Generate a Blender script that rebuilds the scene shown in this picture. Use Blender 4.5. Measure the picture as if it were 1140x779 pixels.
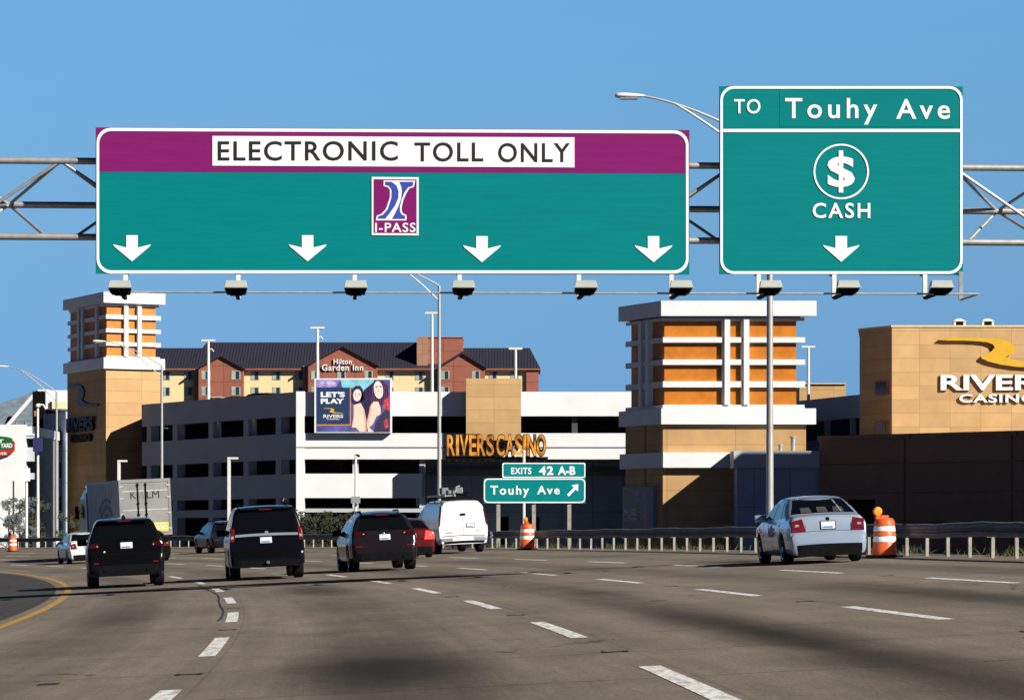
import bpy, bmesh, math, random
from mathutils import Vector, Matrix
R = math.radians
random.seed(7)
for o in list(bpy.data.objects):
    bpy.data.objects.remove(o)
SC = bpy.context.scene
C = SC.collection

# ------------------------------------------------------------------ camera, sky, sun, exposure
F, CX, HY, EYE = 3400.0, 570.0, 595.0, 1.098      # focal length in photo pixels, centre column, horizon row, eye height
cd = bpy.data.cameras.new('camera')
cam = bpy.data.objects.new('camera', cd)
C.objects.link(cam)
cam.location = (0, 0, EYE)
cam.rotation_euler = (R(90), 0, 0)
cd.sensor_width = 36.0
cd.lens = 36.0 * F / 1140.0
cd.shift_y = (HY - 389.5) / 1140.0
cd.clip_start, cd.clip_end = 0.5, 12000
SC.camera = cam

SUN = Vector((1.0, -0.75, 0.78)).normalized()      # towards the sun: right of and behind the camera
SUN_EL = math.asin(SUN.z)
SUN_AZ = math.atan2(SUN.x, SUN.y)                  # from +Y towards +X
sd = bpy.data.lights.new('sun', 'SUN')
sd.energy, sd.angle, sd.color = 5.0, R(0.5), (1.0, 0.94, 0.83)
sun = bpy.data.objects.new('sun', sd)
C.objects.link(sun)
sun.rotation_euler = SUN.to_track_quat('Z', 'Y').to_euler()
sun.location = (60, -40, 80)

W = bpy.data.worlds.new('World')
SC.world = W
W.use_nodes = True
nt = W.node_tree
nt.nodes.clear()
out = nt.nodes.new('ShaderNodeOutputWorld')
bg = nt.nodes.new('ShaderNodeBackground')
sky = nt.nodes.new('ShaderNodeTexSky')
sky.sky_type = 'NISHITA'
sky.sun_disc = False
sky.sun_elevation = SUN_EL
sky.sun_rotation = SUN_AZ
sky.altitude = 200
sky.air_density, sky.dust_density, sky.ozone_density = 1.0, 0.3, 2.0
tc = nt.nodes.new('ShaderNodeTexCoord')
sep = nt.nodes.new('ShaderNodeSeparateXYZ')
com = nt.nodes.new('ShaderNodeCombineXYZ')
ab = nt.nodes.new('ShaderNodeMath'); ab.operation = 'ABSOLUTE'
mz = nt.nodes.new('ShaderNodeMath'); mz.operation = 'MULTIPLY_ADD'
mz.inputs[1].default_value, mz.inputs[2].default_value = 0.9, 0.22
hs = nt.nodes.new('ShaderNodeHueSaturation')
hs.inputs['Saturation'].default_value = 1.02
rng = nt.nodes.new('ShaderNodeValToRGB')           # polarised sky: deepest low down opposite the sun, dark overhead
cr = rng.color_ramp
cr.elements[0].position, cr.elements[0].color = 0.0, (0.52, 0.70, 0.86, 1)
cr.elements[1].position, cr.elements[1].color = 1.0, (0.10, 0.115, 0.15, 1)
e = cr.elements.new(0.175); e.color = (0.85, 1.30, 1.32, 1)
e = cr.elements.new(0.10); e.color = (0.80, 1.06, 1.06, 1)
e = cr.elements.new(0.30); e.color = (0.17, 0.20, 0.26, 1)
mul = nt.nodes.new('ShaderNodeMix'); mul.data_type = 'RGBA'; mul.blend_type = 'MULTIPLY'
mul.inputs[0].default_value = 1.0
L = nt.links.new
L(tc.outputs['Generated'], sep.inputs[0])
L(sep.outputs['Z'], ab.inputs[0]); L(ab.outputs[0], mz.inputs[0])
L(sep.outputs['X'], com.inputs['X']); L(sep.outputs['Y'], com.inputs['Y']); L(mz.outputs[0], com.inputs['Z'])
L(com.outputs[0], sky.inputs[0])
L(sky.outputs[0], hs.inputs['Color'])
L(ab.outputs[0], rng.inputs[0])
azr = nt.nodes.new('ShaderNodeMapRange')             # the deep clear sky to the north is brightest in view, the rest is darker
azr.interpolation_type = 'SMOOTHSTEP'
azr.inputs[1].default_value, azr.inputs[2].default_value, azr.inputs[3].default_value, azr.inputs[4].default_value = 0.50, 0.94, 0.0, 1.0
L(sep.outputs['Y'], azr.inputs[0])
azc = nt.nodes.new('ShaderNodeMix'); azc.data_type = 'RGBA'
azc.inputs[6].default_value, azc.inputs[7].default_value = (0.14, 0.18, 0.32, 1), (1, 1, 1, 1)
L(azr.outputs[0], azc.inputs[0])
mul2 = nt.nodes.new('ShaderNodeMix'); mul2.data_type = 'RGBA'; mul2.blend_type = 'MULTIPLY'; mul2.inputs[0].default_value = 1.0
L(rng.outputs[0], mul2.inputs[6]); L(azc.outputs[2], mul2.inputs[7])
L(hs.outputs[0], mul.inputs[6]); L(mul2.outputs[2], mul.inputs[7])
L(mul.outputs[2], bg.inputs[0])
bg.inputs[1].default_value = 0.10
L(bg.outputs[0], out.inputs[0])

vs = SC.view_settings
vs.view_transform = 'Standard'
vs.look = 'None'
vs.exposure = 0.55
vs.gamma = 1.0
vs.use_curve_mapping = False
SC.cycles.max_bounces = 6
SC.cycles.diffuse_bounces = 1

# ------------------------------------------------------------------ materials
MATS = {}
def mat(name, col, rough=0.6, metal=0.0, var=0.10, scale=2.0, bump=0.0, coat=0.0, emit=0.0, spec=0.5, detail=4):
    """plain paint, metal, cloth ... with a little procedural unevenness"""
    if name in MATS:
        return MATS[name]
    m = bpy.data.materials.new(name)
    m.use_nodes = True
    n = m.node_tree.nodes; l = m.node_tree.links
    b = n['Principled BSDF']
    b.inputs['Roughness'].default_value = rough
    b.inputs['Metallic'].default_value = metal
    b.inputs['Coat Weight'].default_value = coat
    b.inputs['Coat Roughness'].default_value = 0.04
    b.inputs['Specular IOR Level'].default_value = spec
    g = n.new('ShaderNodeNewGeometry')
    nz = n.new('ShaderNodeTexNoise'); nz.inputs['Scale'].default_value = scale; nz.inputs['Detail'].default_value = detail
    l.new(g.outputs['Position'], nz.inputs['Vector'])
    mr = n.new('ShaderNodeMapRange')
    mr.inputs[1].default_value, mr.inputs[2].default_value = 0.25, 0.75
    mr.inputs[3].default_value, mr.inputs[4].default_value = 1 - var, 1 + var
    l.new(nz.outputs['Fac'], mr.inputs[0])
    mx = n.new('ShaderNodeMix'); mx.data_type = 'RGBA'; mx.blend_type = 'MULTIPLY'; mx.inputs[0].default_value = 1
    mx.inputs[6].default_value = (*col, 1)
    l.new(mr.outputs[0], mx.inputs[7])
    l.new(mx.outputs[2], b.inputs['Base Color'])
    if bump:
        bp = n.new('ShaderNodeBump'); bp.inputs['Strength'].default_value = bump; bp.inputs['Distance'].default_value = 0.02
        l.new(nz.outputs['Fac'], bp.inputs['Height']); l.new(bp.outputs[0], b.inputs['Normal'])
    if emit:
        b.inputs['Emission Color'].default_value = (*col, 1); b.inputs['Emission Strength'].default_value = emit
    MATS[name] = m
    return m

def panel_mat(name, col, joint, w, h, rough=0.7, var=0.07, jw=0.012, off=0.0):
    """cladding panels: thin joints on a grid that follows the wall (x + 0.6 y across, z up)"""
    m = bpy.data.materials.new(name); m.use_nodes = True
    n = m.node_tree.nodes; l = m.node_tree.links
    b = n['Principled BSDF']; b.inputs['Roughness'].default_value = rough
    g = n.new('ShaderNodeNewGeometry')
    s = n.new('ShaderNodeSeparateXYZ'); l.new(g.outputs['Position'], s.inputs[0])
    ma = n.new('ShaderNodeMath'); ma.operation = 'MULTIPLY_ADD'; ma.inputs[1].default_value = 0.6
    l.new(s.outputs['Y'], ma.inputs[0]); l.new(s.outputs['X'], ma.inputs[2])
    c = n.new('ShaderNodeCombineXYZ'); l.new(ma.outputs[0], c.inputs[0]); l.new(s.outputs['Z'], c.inputs[1])
    br = n.new('ShaderNodeTexBrick'); l.new(c.outputs[0], br.inputs['Vector'])
    br.offset = off; br.inputs['Scale'].default_value = 1.0
    br.inputs['Brick Width'].default_value = w; br.inputs['Row Height'].default_value = h
    br.inputs['Mortar Size'].default_value = jw; br.inputs['Mortar Smooth'].default_value = 0.2
    br.inputs['Color1'].default_value = (*[v * (1 + var) for v in col], 1)
    br.inputs['Color2'].default_value = (*[v * (1 - var) for v in col], 1)
    br.inputs['Mortar'].default_value = (*joint, 1)
    nz = n.new('ShaderNodeTexNoise'); nz.inputs['Scale'].default_value = 0.9; nz.inputs['Detail'].default_value = 8
    l.new(g.outputs['Position'], nz.inputs['Vector'])
    mr = n.new('ShaderNodeMapRange'); mr.inputs[1].default_value, mr.inputs[2].default_value = .25, .75
    mr.inputs[3].default_value, mr.inputs[4].default_value = 0.88, 1.1
    l.new(nz.outputs['Fac'], mr.inputs[0])
    mx = n.new('ShaderNodeMix'); mx.data_type = 'RGBA'; mx.blend_type = 'MULTIPLY'; mx.inputs[0].default_value = 1
    l.new(br.outputs['Color'], mx.inputs[6]); l.new(mr.outputs[0], mx.inputs[7]); l.new(mx.outputs[2], b.inputs['Base Color'])
    return m

def sheet_mat(name, col, var=0.06):
    """reflective sign sheeting: faint vertical panel seams and mottling"""
    m = bpy.data.materials.new(name); m.use_nodes = True
    n = m.node_tree.nodes; l = m.node_tree.links
    b = n['Principled BSDF']; b.inputs['Roughness'].default_value = 0.55; b.inputs['Specular IOR Level'].default_value = 0.08
    g = n.new('ShaderNodeNewGeometry')
    mp = n.new('ShaderNodeMapping'); mp.inputs['Scale'].default_value = (0.7, 0.7, 16.0)
    l.new(g.outputs['Position'], mp.inputs[0])
    nz = n.new('ShaderNodeTexNoise'); nz.inputs['Scale'].default_value = 1.1; nz.inputs['Detail'].default_value = 6
    l.new(mp.outputs[0], nz.inputs['Vector'])
    n2 = n.new('ShaderNodeTexNoise'); n2.inputs['Scale'].default_value = 34; n2.inputs['Detail'].default_value = 2
    l.new(g.outputs['Position'], n2.inputs['Vector'])
    ad = n.new('ShaderNodeMath'); ad.operation = 'MULTIPLY_ADD'; ad.inputs[1].default_value = 0.35
    l.new(n2.outputs['Fac'], ad.inputs[0]); l.new(nz.outputs['Fac'], ad.inputs[2])
    mr = n.new('ShaderNodeMapRange'); mr.inputs[1].default_value, mr.inputs[2].default_value = .4, .95
    mr.inputs[3].default_value, mr.inputs[4].default_value = 1 - var, 1 + var
    l.new(ad.outputs[0], mr.inputs[0])
    mx = n.new('ShaderNodeMix'); mx.data_type = 'RGBA'; mx.blend_type = 'MULTIPLY'; mx.inputs[0].default_value = 1
    mx.inputs[6].default_value = (*col, 1)
    l.new(mr.outputs[0], mx.inputs[7]); l.new(mx.outputs[2], b.inputs['Base Color'])
    MATS[name] = m
    return m

def ridge_mat(name, col, dark, pitch=0.55, rough=0.5):
    """standing seam metal roof: thin seams every pitch metres along x"""
    m = bpy.data.materials.new(name); m.use_nodes = True
    n = m.node_tree.nodes; l = m.node_tree.links
    b = n['Principled BSDF']; b.inputs['Roughness'].default_value = rough
    g = n.new('ShaderNodeNewGeometry'); s = n.new('ShaderNodeSeparateXYZ'); l.new(g.outputs['Position'], s.inputs[0])
    a = n.new('ShaderNodeMath'); a.operation = 'DIVIDE'; a.inputs[1].default_value = pitch; l.new(s.outputs['X'], a.inputs[0])
    f = n.new('ShaderNodeMath'); f.operation = 'FRACT'; l.new(a.outputs[0], f.inputs[0])
    t = n.new('ShaderNodeMath'); t.operation = 'LESS_THAN'; t.inputs[1].default_value = 0.3; l.new(f.outputs[0], t.inputs[0])
    mx = n.new('ShaderNodeMix'); mx.data_type = 'RGBA'; l.new(t.outputs[0], mx.inputs[0])
    mx.inputs[6].default_value = (*col, 1); mx.inputs[7].default_value = (*dark, 1)
    l.new(mx.outputs[2], b.inputs['Base Color'])
    return m

M = dict(
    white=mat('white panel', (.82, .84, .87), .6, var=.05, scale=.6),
    conc=mat('shade-blued concrete', (.50, .53, .58), .8, var=.06, scale=.5),  # darkened and blued so the garage's unlit side reads as shade
    concdk=mat('grey concrete', (.20, .21, .23), .85, var=.15, scale=.7),
    inner=mat('shade-darkened deck concrete', (.07, .07, .08), .9, var=.2, scale=.5),  # dark base colour holds the shade inside the parking decks
    slate=panel_mat('grey wall panels', (.36, .42, .52), (.19, .22, .28), 2.4, 2.9, jw=.03),
    tan=panel_mat('tan wall panels', (.54, .325, .140), (.30, .175, .07), 4.6, 1.02, jw=.02, off=0.0),
    tan2=panel_mat('tan stone panels', (.58, .37, .17), (.42, .255, .11), 2.15, .96, jw=.022, var=.09),
    brown=panel_mat('brown wall panels', (.36, .20, .125), (.16, .09, .055), 2.6, 1.9, jw=.03),
    orange=mat('burnt orange panel', (.58, .185, .012), .5, var=.18, scale=1.4),
    cream=mat('cream stucco', (.80, .66, .37), .8, var=.05),
    brick=panel_mat('red brick wall', (.33, .105, .065), (.20, .07, .05), 6.0, 2.9, jw=.09),
    roof=ridge_mat('dark blue metal roof', (.030, .030, .050), (.012, .012, .02)),
    glassdk=mat('dark window glass', (.03, .04, .05), .12, var=.2),
    glass=mat('car glass', (.003, .004, .005), .03, var=.1),
    pane=mat('pale curtain behind glass', (.36, .42, .38), .5, var=.3, scale=.6),
    steel=mat('galvanised steel', (.46, .46, .45), .5, metal=.55, var=.18, scale=6),
    alu=mat('aluminium pole', (.52, .52, .50), .45, metal=.5, var=.1, scale=3),
    palepole=mat('pale painted pole', (.75, .75, .72), .5, var=.06),
    railsteel=mat('weathered guardrail steel', (.12, .125, .145), .7, metal=.2, var=.35, scale=3),
    railpost=mat('bleached post', (.33, .31, .27), .8, var=.25, scale=5),
    black=mat('black plastic', (.005, .005, .006), .7, var=.3, scale=8, spec=.06),
    rubber=mat('tyre rubber', (.010, .010, .011), .85, var=.3, scale=12, spec=.15),
    chrome=mat('chrome trim', (.34, .40, .47), .25, metal=.45, var=.05),
    rim=mat('alloy wheel', (.45, .45, .47), .32, metal=.8, var=.1),
    pblack=mat('black car paint', (.003, .003, .004), .18, var=.1, coat=.14, spec=.22),
    pnavy=mat('dark blue car paint', (.006, .010, .022), .18, var=.1, coat=.14, spec=.22),
    pplum=mat('dark plum car paint', (.011, .0085, .012), .18, var=.1, coat=.14, spec=.22),
    pred=mat('dark red car paint', (.085, .004, .007), .25, var=.1, coat=.14, spec=.22),
    pwhite=mat('white car paint', (.78, .79, .80), .28, var=.04, coat=.7),
    psilver=mat('silver car paint', (.42, .52, .67), .24, metal=.5, var=.04, coat=.7),
    ptan=mat('beige car paint', (.45, .40, .33), .3, var=.05, coat=.7),
    lens=mat('red tail light lens', (.13, .006, .008), .2, var=.2, scale=20, coat=.6),
    lenson=mat('lit red tail light', (1.0, .04, .03), .2, emit=1.3, var=.05),
    lensdk=mat('smoked tail light lens', (.035, .003, .004), .15, var=.2, coat=.6),
    lensclear=mat('clear lamp lens', (.30, .29, .29), .1, var=.1, coat=.5),
    plate=mat('licence plate white', (.70, .73, .78), .4, var=.12, scale=18),
    plateblue=mat('licence plate blue print', (.10, .18, .45), .4, var=.5, scale=25),
    platered=mat('licence plate red print', (.55, .10, .10), .4, var=.4, scale=30),
    orangeplastic=mat('orange drum plastic', (.80, .105, .016), .45, var=.10, scale=9),
    orangelens=mat('amber lamp lens', (.95, .30, .02), .2, var=.1, emit=.12),
    sheetwhite=sheet_mat('white sign sheeting', (.86, .87, .89), .09),
    green=sheet_mat('green sign sheeting', (.0, .195, .205), .085),
    green2=sheet_mat('green overlay sheeting', (.0, .189, .199), .07),
    purple=sheet_mat('purple sign sheeting', (.20, .012, .135), .11),
    blueink=mat('royal blue ink', (.030, .060, .38), .5, var=.05),
    ink=mat('black ink', (.008, .008, .012), .5, var=.1),
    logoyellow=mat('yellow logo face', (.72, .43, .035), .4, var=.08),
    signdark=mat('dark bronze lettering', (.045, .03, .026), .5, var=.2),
    bark=mat('bark', (.06, .045, .035), .9, var=.3, scale=8),
    leaf=mat('leaf', (.050, .075, .030), .7, var=.5, scale=3),
    leafpale=mat('dusty leaf', (.10, .13, .13), .7, var=.5, scale=3),
    hedgeleaf=mat('hedge leaf', (.018, .028, .010), .8, var=.5, scale=2),
    blade=mat('grass blade', (.05, .062, .020), .8, var=.5, scale=2),
    skin=mat('printed skin tone', (.95, .70, .56), .5, var=.12, scale=1.5),
    skin2=mat('printed pale skin tone', (.98, .84, .76), .5, var=.1, scale=1.5),
)

# ------------------------------------------------------------------ geometry helpers
def P(px, py, D):
    """the point at distance D whose photo position was measured as (px, py)"""
    return Vector(((px - CX) / F * D, D, EYE + (HY - py) / F * D))
def PX(px, D): return (px - CX) / F * D
def PZ(py, D): return EYE + (HY - py) / F * D

def tag(o, label=None, cat=None, group=None, kind=None):
    if label: o['label'] = label
    if cat: o['category'] = cat
    if group: o['group'] = group
    if kind: o['kind'] = kind
    return o
def thing(name, label, cat, loc=(0, 0, 0), rz=0.0, group=None):
    o = bpy.data.objects.new(name, None)
    o.empty_display_size = 0.3
    C.objects.link(o); o.location = loc; o.rotation_euler = (0, 0, rz)
    return tag(o, label, cat, group)
def origin(o):
    v = Vector((0, 0, 0))
    while o is not None:
        v += o.location; o = o.parent
    return v
def obj(name, bm, m, parent=None, world=False, smooth=None):
    """link bm as one mesh object; world=True: the vertices were given in world space under an unrotated parent"""
    if world and parent is not None:
        bmesh.ops.translate(bm, verts=bm.verts, vec=-origin(parent))
    me = bpy.data.meshes.new(name)
    bmesh.ops.recalc_face_normals(bm, faces=bm.faces)
    bm.to_mesh(me); bm.free()
    me.materials.append(m)
    if smooth is not None:
        me.shade_smooth()
        me.set_sharp_from_angle(angle=R(smooth))
    o = bpy.data.objects.new(name, me)
    C.objects.link(o)
    o.parent = parent
    return o
def B(): return bmesh.new()
def box(bm, x0, x1, y0, y1, z0, z1):
    v = [bm.verts.new((x, y, z)) for z in (z0, z1) for y in (y0, y1) for x in (x0, x1)]
    for f in ((0, 1, 3, 2), (4, 6, 7, 5), (0, 4, 5, 1), (2, 3, 7, 6), (0, 2, 6, 4), (1, 5, 7, 3)):
        bm.faces.new([v[i] for i in f])
    return v
def hexa(bm, pts):
    """8 corners: bottom ring of four then top ring"""
    v = [bm.verts.new(p) for p in pts]
    for f in ((3, 2, 1, 0), (4, 5, 6, 7), (0, 1, 5, 4), (1, 2, 6, 5), (2, 3, 7, 6), (3, 0, 4, 7)):
        bm.faces.new([v[i] for i in f])
def prism(bm, poly, z0, z1):
    a = [bm.verts.new((x, y, z0)) for x, y in poly]; b = [bm.verts.new((x, y, z1)) for x, y in poly]
    n = len(poly)
    bm.faces.new(a[::-1]); bm.faces.new(b)
    for i in range(n):
        bm.faces.new((a[i], a[(i + 1) % n], b[(i + 1) % n], b[i]))
def slab(bm, pts, nrm):
    """closed plate: outline pts (Vectors, coplanar) given a thickness vector"""
    a = [bm.verts.new(p) for p in pts]; b = [bm.verts.new(Vector(p) + nrm) for p in pts]
    n = len(pts)
    bm.faces.new(a); bm.faces.new(b[::-1])
    for i in range(n):
        bm.faces.new((a[i], b[i], b[(i + 1) % n], a[(i + 1) % n]))
def tube(bm, pts, r, seg=8, r1=None, caps=True):
    """round bar along a polyline, radius r tapering to r1"""
    pts = [Vector(p) for p in pts]; n = len(pts); rings = []
    r1 = r if r1 is None else r1
    up = None
    for i, p in enumerate(pts):
        d = (pts[min(i + 1, n - 1)] - pts[max(i - 1, 0)]).normalized()
        if up is None:
            up = Vector((0, 0, 1)) if abs(d.z) < .9 else Vector((1, 0, 0))
        a = d.cross(up).normalized(); b2 = a.cross(d).normalized(); up = b2
        rr = r + (r1 - r) * i / max(n - 1, 1)
        rings.append([bm.verts.new(p + (a * math.cos(t) + b2 * math.sin(t)) * rr) for t in [2 * math.pi * k / seg for k in range(seg)]])
    for i in range(n - 1):
        for k in range(seg):
            bm.faces.new((rings[i][k], rings[i][(k + 1) % seg], rings[i + 1][(k + 1) % seg], rings[i + 1][k]))
    if caps:
        bm.faces.new(rings[0][::-1]); bm.faces.new(rings[-1])
def lathe(bm, prof, seg=20, axis='z', c=(0, 0, 0)):
    rings = []
    for r, h in prof:
        ring = []
        for k in range(seg):
            t = 2 * math.pi * k / seg
            if axis == 'z': p = (r * math.cos(t), r * math.sin(t), h)
            else: p = (h, r * math.cos(t), r * math.sin(t))
            ring.append(bm.verts.new(Vector(c) + Vector(p)))
        rings.append(ring)
    for i in range(len(prof) - 1):
        for k in range(seg):
            bm.faces.new((rings[i][k], rings[i][(k + 1) % seg], rings[i + 1][(k + 1) % seg], rings[i + 1][k]))
    bm.faces.new(rings[0][::-1]); bm.faces.new(rings[-1])
def bevel(bm, w, seg=2):
    bmesh.ops.bevel(bm, geom=list(bm.edges), offset=w, segments=seg, profile=.7, affect='EDGES')
def interp(tab, x):
    if x <= tab[0][0]: return tab[0][1]
    for (a, b), (c, d) in zip(tab, tab[1:]):
        if x <= c: return b + (d - b) * (x - a) / (c - a) if c > a else d
    return tab[-1][1]
class Frame:
    """a wall plane: at(px, py, out) gives the point of the plane seen at (px, py), moved out metres towards its front"""
    def __init__(s, px0, D0, slope):       # D = D0 + slope * (X - X0)
        s.X0, s.D0, s.k = PX(px0, D0), D0, slope
        s.n = Vector((slope, -1, 0)).normalized()
    def D(s, px):
        t = (px - CX) / F
        return (s.D0 - s.k * s.X0) / (1 - s.k * t)
    def at(s, px, py, o=0.0):
        return P(px, py, s.D(px)) + s.n * o
def text_mesh(txt, bold=0.0, spacing=1.0, extrude=0.0, shear=0.0):
    cu = bpy.data.curves.new('lettering', 'FONT')
    cu.body = txt; cu.offset = bold; cu.space_character = spacing; cu.extrude = extrude; cu.shear = shear
    cu.resolution_u = 4
    o = bpy.data.objects.new('lettering', cu); C.objects.link(o)
    dg = bpy.context.evaluated_depsgraph_get(); dg.update()
    me = bpy.data.meshes.new_from_object(o.evaluated_get(dg))
    bm = bmesh.new(); bm.from_mesh(me)
    for f in bm.faces: f.smooth = False
    bpy.data.objects.remove(o); bpy.data.curves.remove(cu); bpy.data.meshes.remove(me)
    return bm
def letters(name, txt, fr, x0, y0, x1, y1, m, parent, out=0.02, depth=0.0, **kw):
    """lettering that fills the photo rectangle (x0, y0 top)-(x1, y1 bottom) of the plane fr"""
    bm = text_mesh(txt, extrude=.5 if depth else 0.0, **kw)
    xs = [v.co.x for v in bm.verts]; ys = [v.co.y for v in bm.verts]
    a, b, c, d = min(xs), max(xs), min(ys), max(ys)
    for v in bm.verts:
        px = x0 + (v.co.x - a) / (b - a) * (x1 - x0)
        py = y1 + (v.co.y - c) / (d - c) * (y0 - y1)
        v.co = fr.at(px, py, out + (v.co.z + .5) * depth)
    return obj(name, bm, m, parent, world=True)
def flat(name, polys, fr, m, parent, out=0.02, th=0.004):
    """thin sheets (polygons in photo coordinates) on the plane fr"""
    bm = B()
    for pl in polys:
        slab(bm, [fr.at(x, y, out) for x, y in pl], fr.n * -th)
    return obj(name, bm, m, parent, world=True)
def rrect(x0, y0, x1, y1, r, n=6):
    out = []
    for cx, cy, a in ((x1 - r, y0 + r, -90), (x1 - r, y1 - r, 0), (x0 + r, y1 - r, 90), (x0 + r, y0 + r, 180)):
        for k in range(n + 1):
            t = R(a + 90 * k / n); out.append((cx + r * math.cos(t), cy + r * math.sin(t)))
    return out
def ring_flat(name, outer, inner, fr, m, parent, out):
    bm = B()
    a = [bm.verts.new(fr.at(x, y, out)) for x, y in outer]; b = [bm.verts.new(fr.at(x, y, out)) for x, y in inner]
    n = len(a)
    for i in range(n):
        bm.faces.new((a[i], a[(i + 1) % n], b[(i + 1) % n], b[i]))
    return obj(name, bm, m, parent, world=True)
def copy_tree(o, parent=None):
    c = o.copy(); C.objects.link(c); c.parent = parent
    for ch in list(o.children): copy_tree(ch, c)
    return c
def gbar(bm, p, q, w, h):
    """rectangular bar from p to q (horizontal-ish)"""
    p, q = Vector(p), Vector(q); d = (q - p).normalized()
    s = d.cross(Vector((0, 0, 1)))
    s = s.normalized() * w / 2 if s.length > 1e-3 else Vector((w / 2, 0, 0))
    u = s.cross(d).normalized() * h / 2
    hexa(bm, [p - s - u, p + s - u, q + s - u, q - s - u, p - s + u, p + s + u, q + s + u, q - s + u])

# ------------------------------------------------------------------ road: a superelevated left bend
HD0, K0, K1, EB, CZ = 2.5106e-2, 1.13275e-3, 9.0971e-6, 4.75682e-2, -0.137
RS = 0.5
ROAD = []
_x = _y = 0.0; _t = HD0
for i in range(0, 801):
    s = i * RS - 20.0
    ROAD.append((s, _x, _y, _t))
    # walk on
    k = K0 + K1 * max(s, 0); _t2 = _t + k * RS * (1 if s >= 0 else 0)
    _x += -math.sin(_t2) * RS; _y += math.cos(_t2) * RS; _t = _t2
i0 = 40
ox, oy = ROAD[i0][1], ROAD[i0][2]
ROAD = [(s, x - ox, y - oy, t) for s, x, y, t in ROAD]
def road(s, off, dz=0.0):
    f = (s + 20.0) / RS; i = max(0, min(int(f), len(ROAD) - 2)); u = f - i
    a, b = ROAD[i], ROAD[i + 1]
    x, y, t = [a[j] + (b[j] - a[j]) * u for j in (1, 2, 3)]
    return Vector((x + off * math.cos(t), y + off * math.sin(t), EB * off + CZ * (max(s, 0) / 100) ** 2 + dz))
def road_find(X, Y):
    best = min(ROAD, key=lambda q: (q[1] - X) ** 2 + (q[2] - Y) ** 2)
    s, x, y, t = best
    return s, (X - x) * math.cos(t) + (Y - y) * math.sin(t), t
def strip(bm, s0, s1, o0, o1, dz=0.0, ds=2.0, uv=None, cols=1):
    n = max(1, int(math.ceil((s1 - s0) / ds)))
    rows = []
    for i in range(n + 1):
        s = s0 + (s1 - s0) * i / n
        rows.append([(bm.verts.new(road(s, o0 + (o1 - o0) * c / cols, dz)), (o0 + (o1 - o0) * c / cols, s)) for c in range(cols + 1)])
    for i in range(n):
        for c in range(cols):
            q = [rows[i][c], rows[i][c + 1], rows[i + 1][c + 1], rows[i + 1][c]]
            f = bm.faces.new([a for a, _ in q])
            if uv is not None:
                for lp, (_, w) in zip(f.loops, q): lp[uv].uv = w

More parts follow.
